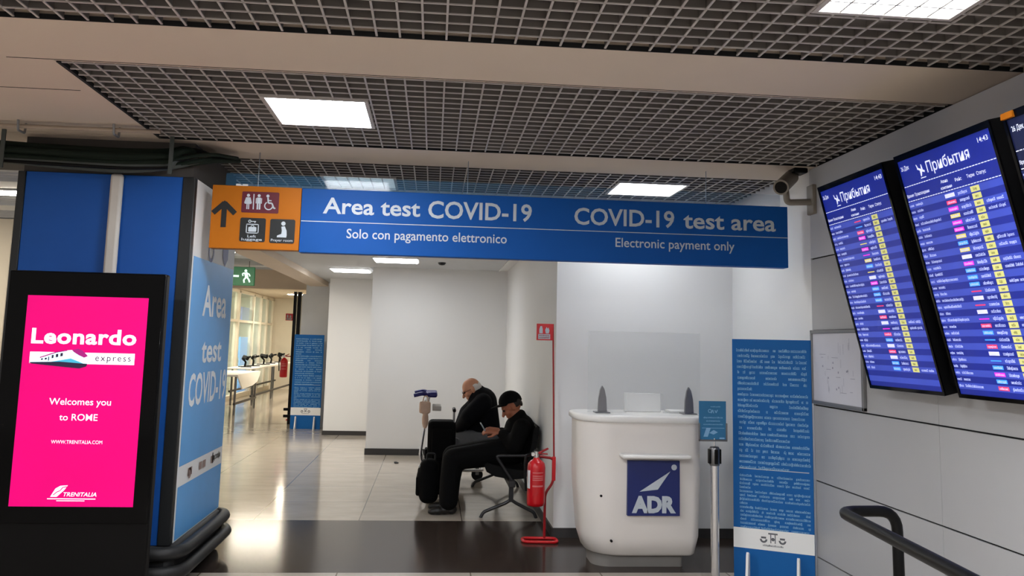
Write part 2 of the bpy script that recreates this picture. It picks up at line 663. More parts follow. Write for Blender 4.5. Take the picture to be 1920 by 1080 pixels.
def ceiling_light(key, label, louvre, m=None, group='square lamps in the ceiling grid'):
    x0, x1, y0, y1 = LAMPS[key]
    t = thing('ceiling_light', label, 'ceiling light', ((x0 + x1) / 2, (y0 + y1) / 2, C), group=group)
    a = MB()
    w = 0.02
    for lo, hi in (((x0, y0), (x1, y0 + w)), ((x0, y1 - w), (x1, y1)), ((x0, y0 + w), (x0 + w, y1 - w)), ((x1 - w, y0 + w), (x1, y1 - w))):
        a.box((lo[0], lo[1], C - 0.004), (hi[0], hi[1], C + 0.06))
    a.box((x0, y0, C + 0.075), (x1, y1, C + 0.12))
    a.build('frame', M_blade, t)
    d = MB()
    zz = C + 0.045 if louvre else C + 0.012
    d.box((x0 + w, y0 + w, zz), (x1 - w, y1 - w, zz + 0.02))
    d.build('diffuser', m or M_lamp, t)
    if louvre:
        l_ = MB()
        for k in range(1, 6):
            x = x0 + w + (x1 - x0 - 2 * w) * k / 6
            l_.box((x - 0.004, y0 + w, C), (x + 0.004, y1 - w, C + 0.042))
            y = y0 + w + (y1 - y0 - 2 * w) * k / 6
            l_.box((x0 + w, y - 0.004, C), (x1 - w, y + 0.004, C + 0.042))
        l_.build('louvre', M_ctop, t)
    return t


ceiling_light('a', 'louvred square lamp in the ceiling strip above the arrivals displays', True)
ceiling_light('b', 'bright square lamp alone in the wide ceiling grid left of centre', False)
ceiling_light('c', 'louvred square lamp just above the Italian half of the overhead sign', True, M_lampc)
ceiling_light('g', 'added fill lamp in the ceiling strip left of the view, ahead of the kiosk', False)  # unseen lamp, added to brighten the right wall and counter side
ceiling_light('e', 'added fill lamp in the ceiling strip behind the viewer, on the left', False, M_lampfill)
ceiling_light('f', 'added fill lamp in the ceiling strip behind the viewer, on the right', False, M_lampfill)
ceiling_light('d', 'bright square lamp just above the English half of the overhead sign', False, M_lampd)


# ------------------------------------------------------------------ SETTING: walls
YF, XA, YA = 7.10, 1.02, 12.03
w = MB()
w.box((XA, YF, 0), (XW + 0.15, YF + 0.12, C + 0.3))
struct(w.build('wall_front', M_white), 'white wall behind the counter')
w = MB()
w.box((XA, YF + 0.12, 0), (XA + 0.12, YA + 0.1, C))
struct(w.build('wall_alcove_side', M_white), 'white side wall of the seating alcove')
w = MB()
w.box((-0.865, YA, 0), (XA, YA + 0.12, C))
w.box((-0.865, YA + 0.12, 0), (-0.80, 14.4, C))
struct(w.build('wall_alcove_back', M_white), 'white back wall of the seating alcove')
w = MB()
w.box((-1.735, 14.4, 0), (-0.8, 14.55, C))
w.box((-1.735, 14.55, 0), (-1.6, 16.2, C))
struct(w.build('wall_recess', M_white), 'white wall set back beyond the alcove')
w = MB()
w.box((XW, 5.56, 0), (XW + 0.12, YF, C + 0.3))
struct(w.build('wall_return', M_white), 'white wall joining the cladding and the front wall')
w = MB()
w.cm = 1
w.box((XW + 0.012, -4, 0), (XW + 0.14, 5.56, C + 0.3))
w.cm = 0
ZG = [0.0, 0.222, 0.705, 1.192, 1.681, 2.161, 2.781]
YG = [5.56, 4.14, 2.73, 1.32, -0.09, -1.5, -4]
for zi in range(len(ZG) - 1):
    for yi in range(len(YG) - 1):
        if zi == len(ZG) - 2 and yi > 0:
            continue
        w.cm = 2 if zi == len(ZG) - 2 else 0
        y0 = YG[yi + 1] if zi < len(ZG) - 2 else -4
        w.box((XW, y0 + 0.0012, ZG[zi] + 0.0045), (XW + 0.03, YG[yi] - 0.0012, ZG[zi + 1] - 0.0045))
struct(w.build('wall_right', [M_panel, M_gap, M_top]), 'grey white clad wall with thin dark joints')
w = MB()
w.box((XA - 0.1, YF - 0.02, 2.5), (XA, YF + 0.1, C + 0.3))
w.box((-1.55, 7.06, 2.55), (XA - 0.1, 7.16, C + 0.3))
struct(w.build('trim_1', M_white), 'white fascia where the alcove ceiling drops')
# alcove ceiling with a cove step along the walls
w = MB()
w.box((-1.9, 7.16, 2.55), (XA - 0.12, YA - 0.1, 2.6))
w.box((-1.9, YA - 0.1, 2.55), (-0.9, 16.2, 2.6))
struct(w.build('ceiling_alcove', M_greyw), 'lower light grey ceiling over the alcove')
w = MB()
w.box((XA - 0.12, 7.16, 2.56), (XA, YA, 2.62))
w.box((-0.865, YA - 0.1, 2.56), (XA - 0.12, YA, 2.62))
w.box((XA - 0.14, 7.16, 2.535), (XA - 0.12, YA - 0.1, 2.56))
w.box((-0.865, YA - 0.12, 2.535), (XA - 0.12, YA - 0.1, 2.56))
struct(w.build('trim_2', M_white), 'white cove around the alcove ceiling')
w = MB()
w.box((-2.2, 7.3, 2.47), (-1.88, 15.4, C))
struct(w.build('beam_hall', M_beam), 'pale ceiling beam between alcove and hall')


def skirting(name, lo, hi):
    b = MB()
    b.box(lo, hi)
    struct(b.build(name, M_base))


skirting('baseboard_front', (XA - 0.012, YF - 0.014, 0), (XW, YF, 0.075))
skirting('baseboard_alcove_side', (XA - 0.014, YF, 0), (XA, YA, 0.075))
skirting('baseboard_alcove_back', (-0.877, YA - 0.014, 0), (XA - 0.014, YA, 0.085))
skirting('baseboard_recess', (-1.747, 14.386, 0), (-0.87, 14.4, 0.07))


# ------------------------------------------------------------------ slim lamps in alcove
def slim_light(x, y, z, lx, ly, label, m, group):
    t = thing('ceiling_light', label, 'ceiling light', (x, y, z), group=group)
    a = MB()
    a.box((x - lx / 2 - 0.02, y - ly / 2 - 0.02, z - 0.012), (x + lx / 2 + 0.02, y + ly / 2 + 0.02, z))
    a.build('frame', M_white, t)
    d = MB()
    d.box((x - lx / 2, y - ly / 2, z - 0.02), (x + lx / 2, y + ly / 2, z - 0.0125))
    d.build('diffuser', m, t)
    return t


GA = 'slim lamps in the alcove ceiling'
slim_light(-0.49, 10.7, 2.55, 0.52, 0.52, 'long white lamp in the alcove ceiling just under the sign', M_lamp2, GA)
slim_light(-1.22, 12.5, 2.55, 0.52, 0.52, 'smaller white lamp over the recessed wall beyond the alcove', M_lamp2, GA)
d = thing('smoke_detector', 'small dark smoke detector on the alcove ceiling', 'smoke detector', (0.08, 10.9, 2.55))
a = MB()
a.lathe((0.08, 10.9, 2.55), [(0.05, 0.0), (0.05, -0.012), (0.035, -0.03), (0.012, -0.035)])
a.build('body', M_signblk, d)


# ------------------------------------------------------------------ far hall, left
w = MB()
w.box((LX, 6.9, C + 0.02), (-2.2, 16.2, C + 0.06))
for yy in (7.2, 8.6, 10.0, 11.6, 13.2, 14.8):
    w.box((LX, yy, C - 0.02), (-2.2, yy + 0.35, C + 0.02))
for k in range(70):
    w.box((LX, 7.0 + k * 0.13, C + 0.005), (-2.2, 7.012 + k * 0.13, C + 0.02))
struct(w.build('ceiling_hall', M_greyw), 'slatted grey ceiling of the left hall')
w = MB()
w.box((LX, 5.98, C + 0.02), (-2.7, 6.9, C + 0.06))
struct(w.build('ceiling_link', M_plenum))
w = MB()
w.box((LX, 16.2, 2.45), (-1.6, 16.45, 3.0))
w.box((-1.6, 16.2, 0), (-1.2, 16.45, 3.0))
struct(w.build('trim_3', M_tan), 'tan header over the opening to the far hall')
w = MB()
w.box((LX, 9.8, 0), (-4.66, 10.0, C))
struct(w.build('wall_hall_left', M_cream), 'cream wall at the left hall')
w = MB()
w.box((LX, 16.45, 2.75), (-1.2, 31, 2.8))
struct(w.build('ceiling_far', M_tan))
w = MB()
w.box((LX, 27.0, 0), (-1.2, 27.2, 2.8))
struct(w.build('wall_far', M_cream), 'cream end wall of the far hall')
w = MB()
w.box((-1.9, 16.45, 0), (-1.7, 27, 2.8))
struct(w.build('wall_far_right', M_cream))
w = MB()
w.box((-2.36, 15.62, 0), (-1.735, 15.9, 2.34))
w.cm = 0
w.box((-2.30, 15.66, 2.34), (-1.735, 15.9, C))
struct(w.build('pillar_far', M_greyw), 'light grey pillar beside the far hall opening')
GH = 'lamps in the left hall ceiling'
slim_light(-3.72, 7.72, C - 0.02, 0.5, 0.2, 'white ceiling lamp left of the blue pillar top', M_lamp3, GH)
slim_light(-3.3, 12.3, C - 0.02, 0.9, 0.3, 'white ceiling lamp behind the green exit sign', M_lamp3, GH)
slim_light(-6.4, 8.9, C - 0.02, 1.2, 0.3, 'hall ceiling lamp far left beyond the kiosk', M_lamp3, GH)
slim_light(-3.6, 19.5, 2.75, 1.2, 0.3, 'far hall ceiling lamp above the near white table', M_lamp3, GH)
slim_light(-3.4, 24.0, 2.75, 1.2, 0.3, 'far hall ceiling lamp above the table end', M_lamp3, GH)

# glazed facade of the far hall
XG = -4.95
t = thing('glass_partition', 'cream framed glass partition along the far hall behind white tables', 'partition', (XG, 22, 0))
a = MB()
for yy in (16.9, 18.6, 20.4, 22.2, 24.0, 25.0, 25.9, 26.8):
    a.box((XG - 0.06, yy - 0.06, 0), (XG + 0.06, yy + 0.06, 2.72))
a.box((XG - 0.06, 16.6, 2.66), (XG + 0.06, 26.95, 2.74))
a.box((XG - 0.05, 16.6, 1.92), (XG + 0.05, 26.95, 1.98))
a.box((XG - 0.05, 16.6, 0.0), (XG + 0.05, 26.95, 0.12))
a.build('mullion_frame', M_cream, t)
a = MB()
a.box((XG - 0.01, 16.7, 0.12), (XG + 0.01, 26.9, 1.92))
a.box((XG - 0.01, 16.7, 1.98), (XG + 0.01, 26.9, 2.66))
a.build('pane', M_facade, t)
w = MB()
w.box((-7.2, 16.5, 0), (-7.0, 27, 2.75))
struct(w.build('wall_behind_glass', mat('pale green room wall', (206, 216, 206), 0.6, var=0.2, scale=0.8)))
slim_light(-6.0, 21.5, 2.75, 0.4, 3.0, 'added fill lamp in the room behind the far glass partition', M_lamp3, GH)  # added to brighten the wall seen through the glass
for (yy, z0, z1, mm, nm, lb) in ((21.4, 1.98, 2.3, mat('dark screen', (34, 34, 40), 0.3, emit=0.2), 'wall_screen', 'dark screen hanging behind the far glass partition'),
                                 (24.0, 1.98, 2.35, mat('violet screen', (70, 80, 150), 0.3, emit=0.8), 'wall_screen', 'violet blue screen hanging behind the far glass partition'),
                                 (24.0, 1.0, 1.55, mat('cyan screen', (60, 150, 230), 0.3, emit=0.9), 'poster', 'bright blue poster behind the far glass partition')):
    a = MB()
    a.box((XG - 0.2, yy - 0.5, z0), (XG - 0.15, yy + 0.6, z1), 0.01)
    if nm == 'poster':
        a.box((XG - 0.2, yy - 0.4, 0), (XG - 0.16, yy + 0.5, z0), 0.005)
    tag(a.build(nm, mm), lb, 'screen' if nm == 'wall_screen' else 'poster')


# far white tables with shelf rails
def far_table(y0, y1, x0, x1, zt, label, legs):
    t = thing('table', label, 'table', ((x0 + x1) / 2, (y0 + y1) / 2, 0), group='white tables in the far hall')
    a = MB()
    a.box((x0, y0, zt - 0.04), (x1, y1, zt), 0.01)
    a.build('tabletop', M_ctop, t)
    for yy in legs:
        for xx in (x0 + 0.05, x1 - 0.05):
            b = MB()
            b.box((xx - 0.02, yy - 0.02, 0), (xx + 0.02, yy + 0.02, zt - 0.04))
            b.build('leg', M_steel, t)
    for zz, xx in ((0.22, x1 - 0.05), (0.32, x0 + 0.05)):
        b = MB()
        b.box((xx - 0.02, y0 + 0.1, zz - 0.02), (xx + 0.02, y1 - 0.1, zz + 0.02))
        b.build('rail', M_base, t)
    return t


ft = far_table(17.6, 19.9, -4.75, -3.85, 0.80, 'wide white table nearest in the far hall, beside the pillar', (17.75, 19.7))
far_table(20.0, 25.9, -4.6, -4.02, 0.86, 'long narrow white table running along the far glass partition', (20.3, 22.6, 25.5))
a = MB()
a.prism([(17.6, 0.80), (19.9, 0.80), (19.7, 0.73), (19.2, 0.60), (18.6, 0.545), (17.6, 0.52)], lambda y, z, d: Vector((-3.85 + d + (0.8 - z) * 0.4, y, z)), -0.012, 0.012)
a.build('front_panel', M_ctop, ft)
proto = None
for k, (yy, xx, rz) in enumerate(((18.5, -4.5, 0.2), (20.4, -4.3, 0.5), (21.3, -4.3, -0.4), (22.6, -4.3, 0.9), (23.7, -4.32, 0.1), (25.0, -4.3, 0.6))):
    zt = 0.80 if k == 0 else 0.86
    names = ['small black desk stand on the wide white table', 'first black desk stand from the near end of the long far table',
             'second black desk stand from the near end of the long far table', 'third black desk stand along the long far table',
             'fourth black desk stand along the long far table', 'last black desk stand at the far end of the long far table']
    if proto is None:
        proto = thing('desk_stand', names[k], 'desk stand', (xx, yy, zt), group='black desk stands on the far tables')
        a = MB(proto.matrix_basis)
        a.box((-0.12, -0.12, 0), (0.12, 0.12, 0.02), 0.006)
        a.build('base', M_black, proto)
        a = MB(proto.matrix_basis)
        a.tube([(0, 0, 0.02), (0.02, 0, 0.12), (-0.06, 0.05, 0.2), (0.14, 0.02, 0.24)], 0.022, fillet=0.03)
        a.build('arm', M_black, proto)
        a = MB(proto.matrix_basis)
        a.box((-0.02, -0.1, 0.17), (0.05, 0.12, 0.26), 0.02, Euler((0.2, 0.5, 0.3)).to_matrix())
        a.build('head', M_black, proto)
    else:
        dup(proto, (xx, yy, zt), names[k], rz)

# black post and rest at the opening
t = thing('door_post', 'tall black post at the left edge of the far grey pillar', 'post', (-2.53, 16.1, 0))
a = MB()
a.box((-2.585, 16.1, 0), (-2.535, 16.2, 2.4))
a.box((-2.515, 16.1, 0), (-2.45, 16.2, 2.4))
a.build('upright', M_black, t)
for zz in (0.12, 0.24):
    a = MB()
    a.box((-2.66, 16.08, zz), (-2.45, 16.1, zz + 0.05), 0.006)
    a.build('lug', M_black, t)

# exit sign
t = thing('exit_sign', 'green running man exit sign hanging beside the blue pillar', 'exit sign', (-3.13, 14.0, 2.365))
a = MB()
a.box((-3.40, 14.0, 2.365), (-2.885, 14.05, 2.663), 0.006)
a.build('panel', M_green, t)
fn = frame((-3.40, 14.0, 2.365), (1, 0, 0), (0, 0, 1), (0, -1, 0))
a = MB()
rect(a, fn, 0.09, 0.135, 0.27, 0.165, 0.003)
poly(a, fn, [(0.04, 0.15), (0.12, 0.20), (0.12, 0.10)], 0.003)
a.build('arrow', M_exitw, t)
a = MB()
disc(a, fn, 0.375, 0.238, 0.021, 0.003)
stroke(a, fn, [(0.375, 0.21), (0.395, 0.13)], 0.05, 0.003)
stroke(a, fn, [(0.36, 0.205), (0.325, 0.19), (0.335, 0.155)], 0.018, 0.003)
stroke(a, fn, [(0.385, 0.205), (0.43, 0.185), (0.445, 0.15)], 0.018, 0.003)
stroke(a, fn, [(0.385, 0.135), (0.35, 0.09), (0.36, 0.045)], 0.024, 0.003)
stroke(a, fn, [(0.40, 0.135), (0.43, 0.095), (0.445, 0.055)], 0.024, 0.003)
a.build('running_figure', M_exitw, t)
a = MB()
for xx in (-3.3, -2.98):
    a.cyl((xx, 14.025, 2.66), (xx, 14.025, C - 0.02), 0.006)
a.build('hanger', M_steel, t)


# ------------------------------------------------------------------ blue pillar
PX0, PX1, PY0, PY1, PZ = -2.63, -1.55, 5.55, 6.75, 2.555
t = thing('pillar', 'blue clad square pillar with COVID-19 lettering behind the pink kiosk', 'pillar', ((PX0 + PX1) / 2, (PY0 + PY1) / 2, 0))
t['kind'] = 'thing'
a = MB()
a.box((PX0 + 0.02, PY0 + 0.02, 0), (PX1 - 0.02, PY1 - 0.02, C + 0.02))
a.build('core', M_plenum, t)
a = MB()
a.box((PX0 + 0.045, PY0, 0.28), (PX1 - 0.075, PY0 + 0.02, PZ), 0.003)
a.box((PX0, PY0 + 0.06, 0.28), (PX0 + 0.02, PY1 - 0.04, PZ), 0.003)
a.box((PX0 + 0.04, PY1 - 0.02, 0.28), (PX1 - 0.04, PY1, PZ), 0.003)
a.build('cladding_panel', M_blue, t)
a = MB()
a.box((PX1 - 0.075, PY0 - 0.008, 0.28), (PX1 + 0.002, PY0 + 0.05, PZ), 0.004)
a.box((PX0 - 0.002, PY0 - 0.008, 0.28), (PX0 + 0.045, PY0 + 0.05, PZ), 0.004)
a.build('corner_strip', M_signblk, t)
a = MB()
a.box((PX1 - 0.02, PY0 + 0.05, 0.28), (PX1, PY1, 2.555), 0.003)
cl = a.build('side_panel', M_white, t, label='right side panel with white top and bottom bands')
fn = frame((PX1, PY0, 0), (0, 1, 0), (0, 0, 1), (1, 0, 0))
a = MB()
rect(a, fn, 0.08, 0.735, 1.185, 2.06, 0.0015)
rect(a, fn, 0.08, 0.29, 1.185, 0.61, 0.0015)
a.build('blue_vinyl', M_litblue, cl)
a = MB()
write(a, fn, 'Area', 0.37, 1.02, 1.69, 0.205, 0.003, 0.02)
a.build('title_lettering', M_letterw, cl)
a = MB()
write(a, fn, 'test', 0.42, 0.96, 1.375, 0.165, 0.003, 0.02)
a.build('title_lettering', M_letterw, cl)
a = MB()
write(a, fn, 'COVID-19', 0.17, 1.155, 1.10, 0.205, 0.003, 0.02)
a.build('covid_lettering', M_letterw, cl)
a = MB()
ring(a, fn, 0.50, 2.13, 0.05, 0.075, 0.003)
poly(a, fn, [(0.82, 2.2), (0.98, 2.2), (0.98, 2.12), (0.9, 2.06), (0.82, 2.12)], 0.003)
a.build('emblem', mat('dim emblem print', (110, 116, 150), 0.5), cl)
a = MB()
for k, (x0, x1) in enumerate(((0.28, 0.38), (0.55, 0.62), (0.64, 0.72), (0.86, 0.94))):
    rect(a, fn, x0, 0.65, x1, 0.70, 0.003)
ring(a, fn, 0.33, 0.665, 0.02, 0.035, 0.003)
a.build('sponsor_marks', mat('grey brown print', (140, 118, 112), 0.5), cl)
a = MB()
scribble(a, fn, 0.93, 1.13, 0.665, 0.045, 0.003)
rect(a, fn, 0.90, 0.645, 0.925, 0.72, 0.003)
a.build('sponsor_name', M_signblk, cl)
a = MB()
a.box((-2.062, PY0 - 0.045, 0.28), (-1.985, PY0, PZ), 0.018)
a.build('conduit_cover', M_conduit, t)
a = MB()
for zz, oo in ((0.245, 0.07), (0.135, 0.085)):
    ring_pts = [(PX0 - oo, PY0 - oo, zz), (PX1 + oo, PY0 - oo, zz), (PX1 + oo, PY1 + oo * 0.4, zz), (PX0 - oo, PY1 + oo * 0.4, zz)]
    a.tube(ring_pts, 0.04, fillet=0.16, closed=True)
a.build('bumper_rail', M_rubber, t)
a = MB()
a.box((PX0 - 0.03, PY0 - 0.03, 0), (PX1 + 0.03, PY1 + 0.01, 0.285), 0.05)
a.build('base', M_rubber, t)

# cables on top of the pillar, pipe on the ceiling
t = thing('cable_bundle', 'tangle of dark green and grey cables lying along the blue pillar top', 'cables', (-2.1, 5.44, 2.58))
rr = random.Random(11)
for k in range(13):
    r = rr.choice([0.012, 0.015, 0.018, 0.022])
    z = 2.585 + 0.135 * rr.random()
    y = 5.40 + 0.11 * rr.random()
    sag = rr.uniform(0.01, 0.045)
    xe = rr.uniform(-1.66, -1.45)
    z = min(z, C - 0.05 - r)
    pts = [(-3.3, y, z + 0.02), (-2.75, y, z), (-2.35, y + rr.uniform(-0.01, 0.01), z - sag * 0.6), (-1.95, y, z - sag), (-1.68, y, z - sag * 0.2), (xe, y + 0.03, min(z + 0.05, C - 0.03 - r)), (xe + 0.1, y + 0.35, C - 0.03 - r)]
    a = MB()
    a.tube(pts, r, 10, 0.12)
    a.build('cable_strand', M_cableg if k % 6 == 2 else (M_black if k % 4 == 0 else M_cable), t)
for xx in (-2.66, -1.66):
    a = MB()
    a.box((xx - 0.012, 5.375, 2.54), (xx + 0.012, 5.385, C - 0.002))
    a.build('cable_strap', M_cableg, t)
a = MB()
a.tube([(LX + 4, 5.2, C - 0.03), (-1.66, 5.15, C - 0.03)], 0.0125)
pp = a.build('conduit_pipe', mat('dull painted pipe', (158, 142, 128), 0.6))
tag(pp, 'thin painted pipe running along the ceiling strip above the blue pillar', 'pipe')
for xx in (-3.3, -2.46, -1.92):
    a = MB()
    a.tube([(xx, 5.12, C), (xx, 5.13, C - 0.06), (xx, 5.21, C - 0.06), (xx, 5.22, C)], 0.007, fillet=0.01)
    a.build('clip', M_frame, pp)

# ------------------------------------------------------------------ advertising kiosk
KY = 5.10
t = thing('digital_kiosk', 'black floor standing kiosk with a glowing magenta train advert', 'kiosk', (-1.975, KY + 0.1, 0))
a = MB()
a.box((-2.417, KY + 0.012, 0.06), (-1.55, KY + 0.085, 1.90), 0.012)
a.build('housing', M_black, t)
a = MB()
a.box((-2.44, KY - 0.06, 0.0), (-1.51, KY + 0.3, 0.06), 0.012)
a.build('base', M_black, t)
a = MB()
a.box((-2.412, KY, 0.5), (-1.556, KY + 0.014, 1.895), 0.004)
a.build('bezel', M_gloss, t)
a = MB()
a.box((-2.302, KY - 0.003, 0.592), (-1.638, KY + 0.004, 1.758))
sc = a.build('screen', M_pink, t)
fn = frame((0, KY - 0.003, 0), (1, 0, 0), (0, 0, 1), (0, -1, 0))
a = MB()
write(a, fn, 'Leonardo', -2.262, -1.688, 1.49, 0.083, 0.001, 0.03, 0, 1.06)
a.build('brand_lettering', M_scrw, sc)
a = MB()
write(a, fn, 'Welcomes you', -2.135, -1.80, 1.148, 0.036, 0.001, 0.005)
a.build('welcome_lettering', M_scrw, sc)
a = MB()
write(a, fn, 'to ROME', -2.073, -1.866, 1.062, 0.036, 0.001, 0.004)
a.build('welcome_lettering', M_scrw, sc)
a = MB()
write(a, fn, 'WWW.TRENITALIA.COM', -2.106, -1.83, 0.934, 0.019, 0.001, 0.0)
a.build('web_address', M_scrw, sc)
a = MB()
write(a, fn, 'TRENITALIA', -2.02, -1.838, 0.648, 0.022, 0.001, 0.012, 0.25)
a.build('railway_lettering', M_scrw, sc)
a = MB()
rect(a, fn, -2.1, 0.632, -1.842, 0.637, 0.001)
a.build('logo_rule', M_scrw, sc)
a = MB()
rect(a, fn, -2.05, 0.622, -1.9, 0.626, 0.001)
a.build('logo_rule', M_scrw, sc)
a = MB()
rect(a, fn, -2.262, 1.376, -1.69, 1.44, 0.001)
a.build('white_banner', M_scrw, sc)
a = MB()
write(a, fn, 'express', -1.905, -1.71, 1.395, 0.036, 0.002, 0.0, 0, 1.25)
a.build('banner_lettering', M_scrd, sc)
a = MB()
poly(a, fn, [(-2.085, 0.645), (-2.06, 0.69), (-2.035, 0.705), (-1.995, 0.708), (-2.012, 0.682), (-2.035, 0.66), (-2.05, 0.645)], 0.001)
lg = a.build('railway_logo', M_scrw, sc)
a = MB()
stroke(a, fn, [(-2.07, 0.655), (-2.05, 0.672), (-2.035, 0.678), (-2.02, 0.697), (-2.0, 0.70)], 0.005, 0.002)
a.build('logo_line', M_pink, lg)
# train picture
def tp_(pts):
    return [(-2.315 + cx * 0.000364, 1.648 - cy * 0.000378) for cx, cy in pts]


a = MB()
poly(a, fn, tp_([(150, 705), (560, 545), (700, 520), (770, 515), (860, 540), (960, 610), (1010, 670), (1010, 720), (800, 735), (500, 722)]), 0.002)
tr = a.build('train_picture', M_ice, sc)
a = MB()
poly(a, fn, tp_([(140, 705), (600, 690), (1015, 715), (1000, 755), (900, 785), (700, 770), (400, 745), (180, 725)]), 0.003)
a.build('train_underside', M_scrd, tr)
a = MB()
poly(a, fn, tp_([(770, 515), (860, 490), (930, 520), (990, 575), (1015, 600), (960, 625), (880, 590), (800, 545)]), 0.003)
a.build('train_windscreen', M_plum, tr)
a = MB()
poly(a, fn, tp_([(440, 700), (760, 640), (900, 690), (960, 715), (900, 735), (600, 722)]), 0.0025)
a.build('train_stripe', M_teal, tr)
a = MB()
for x, y, w_, h_ in ((320, 650, 28, 22), (375, 640, 30, 26), (425, 622, 14, 60), (475, 595, 28, 48), (535, 580, 36, 48), (602, 565, 36, 48)):
    poly(a, fn, tp_([(x, y + h_), (x + w_, y + h_ - 6), (x + w_, y - 6), (x, y)]), 0.0035)
a.build('train_windows', M_scrd, tr)
a = MB()
stroke(a, fn, tp_([(300, 635), (540, 550), (700, 520)]), 0.006, 0.0035)
a.build('train_roof_line', M_plum, tr)

# ------------------------------------------------------------------ overhead sign
SY = 5.70
t = thing('overhead_sign', 'long blue overhead COVID-19 test area sign with an orange end', 'sign', (0.48, SY + 0.05, 2.11))
a = MB()
a.box((-0.90, SY, 2.112), (2.434, SY + 0.09, 2.54), 0.003)
bp = a.build('blue_panel', M_bluesign, t)
a = MB()
a.box((-1.478, SY - 0.002, 2.122), (-0.902, SY + 0.088, 2.54), 0.003)
op = a.build('orange_panel', M_orange, t)
fn = frame((0, SY, 0), (1, 0, 0), (0, 0, 1), (0, -1, 0))
a = MB()
write(a, fn, 'Area test', -0.757, -0.115, 2.378, 0.105, 0.002, 0.018)
a.build('italian_title', M_letter, bp)
a = MB()
write(a, fn, 'COVID-19', -0.062, 0.638, 2.372, 0.115, 0.002, 0.018)
a.build('italian_title', M_letter, bp)
a = MB()
write(a, fn, 'COVID-19', 0.93, 1.625, 2.365, 0.113, 0.002, 0.018)
a.build('english_title', M_letter, bp)
a = MB()
write(a, fn, 'test area', 1.69, 2.346, 2.365, 0.11, 0.002, 0.018)
a.build('english_title', M_letter, bp)
a = MB()
write(a, fn, 'Solo con pagamento elettronico', -0.595, 0.472, 2.216, 0.062, 0.002, 0.008)
a.build('italian_subtitle', M_letter, bp)
a = MB()
write(a, fn, 'Electronic payment only', 1.216, 2.05, 2.219, 0.062, 0.002, 0.008)
a.build('english_subtitle', M_letter, bp)
a = MB()
rect(a, fn, -0.895, 2.318, 2.43, 2.323, 0.002)
a.build('divider_line', M_letter, bp)
fo = frame((0, SY - 0.002, 0), (1, 0, 0), (0, 0, 1), (0, -1, 0))
a = MB()
stroke(a, fo, [(-1.465, 2.352), (-1.394, 2.42)], 0.034)
stroke(a, fo, [(-1.323, 2.352), (-1.394, 2.42)], 0.034, 0.0022)
poly(a, fo, [(-1.42, 2.41), (-1.394, 2.438), (-1.368, 2.41)], 0.0024)
rect(a, fo, -1.411, 2.26, -1.377, 2.42, 0.0026)
a.build('arrow', M_signblk, op)


def rrect(x0, y0, x1, y1, r=0.012, n=4):
    pts = []
    for cx, cy, a0 in ((x1 - r, y1 - r, 0), (x0 + r, y1 - r, 90), (x0 + r, y0 + r, 180), (x1 - r, y0 + r, 270)):
        for k in range(n + 1):
            an = R(a0 + 90 * k / n)
            pts.append((cx + r * math.cos(an), cy + r * math.sin(an)))
    return pts


a = MB()
poly(a, fo, rrect(-1.285, 2.362, -1.045, 2.503, 0.008), 0.002)
tp = a.build('toilet_pictogram', M_maroon, op)
a = MB()
# woman, divider, man, wheelchair user
disc(a, fo, -1.244, 2.477, 0.010, 0.004)
poly(a, fo, [(-1.253, 2.464), (-1.235, 2.464), (-1.222, 2.42), (-1.266, 2.42)], 0.004)
stroke(a, fo, [(-1.255, 2.463), (-1.266, 2.425)], 0.007, 0.004)
stroke(a, fo, [(-1.233, 2.463), (-1.222, 2.425)], 0.007, 0.004)
rect(a, fo, -1.253, 2.385, -1.246, 2.42, 0.004)
rect(a, fo, -1.242, 2.385, -1.235, 2.42, 0.004)
rect(a, fo, -1.212, 2.385, -1.205, 2.487, 0.004)
disc(a, fo, -1.175, 2.477, 0.010, 0.004)
rect(a, fo, -1.188, 2.425, -1.162, 2.464, 0.004)
rect(a, fo, -1.195, 2.425, -1.190, 2.46, 0.004)
rect(a, fo, -1.160, 2.425, -1.155, 2.46, 0.004)
rect(a, fo, -1.187, 2.385, -1.177, 2.425, 0.004)
rect(a, fo, -1.173, 2.385, -1.163, 2.425, 0.004)
disc(a, fo, -1.118, 2.477, 0.010, 0.004)
stroke(a, fo, [(-1.117, 2.466), (-1.113, 2.43), (-1.09, 2.43), (-1.075, 2.395), (-1.066, 2.398)], 0.010, 0.004)
stroke(a, fo, [(-1.115, 2.448), (-1.093, 2.446)], 0.007, 0.004)
ring(a, fo, -1.11, 2.412, 0.022, 0.029, 0.004, R(120), R(370))
a.build('figures', M_letter, tp)
a = MB()
poly(a, fo, rrect(-1.287, 2.17, -1.122, 2.328), 0.002)
lp = a.build('left_luggage_pictogram', M_signblk, op)
a = MB()
ring(a, fo, -1.225, 2.305, 0.005, 0.010, 0.004)
rect(a, fo, -1.216, 2.302, -1.185, 2.307, 0.004)
rect(a, fo, -1.195, 2.295, -1.189, 2.302, 0.004)
for x0, y0, x1, y1 in ((-1.247, 2.282, -1.165, 2.288), (-1.247, 2.225, -1.165, 2.231), (-1.247, 2.225, -1.241, 2.288), (-1.171, 2.225, -1.165, 2.288)):
    rect(a, fo, x0, y0, x1, y1, 0.004)
poly(a, fo, rrect(-1.232, 2.236, -1.18, 2.268, 0.006), 0.004)
ring(a, fo, -1.206, 2.268, 0.008, 0.012, 0.004, 0, PI)
write(a, fo, 'Left', -1.235, -1.18, 2.198, 0.017, 0.004, 0.01)
write(a, fo, 'luggage', -1.272, -1.14, 2.178, 0.016, 0.004, 0.01)
a.build('figures', M_letter, lp)
a = MB()
poly(a, fo, rrect(-1.094, 2.166, -0.932, 2.326), 0.002)
rp_ = a.build('prayer_room_pictogram', M_signblk, op)
a = MB()
disc(a, fo, -1.008, 2.297, 0.014, 0.004)
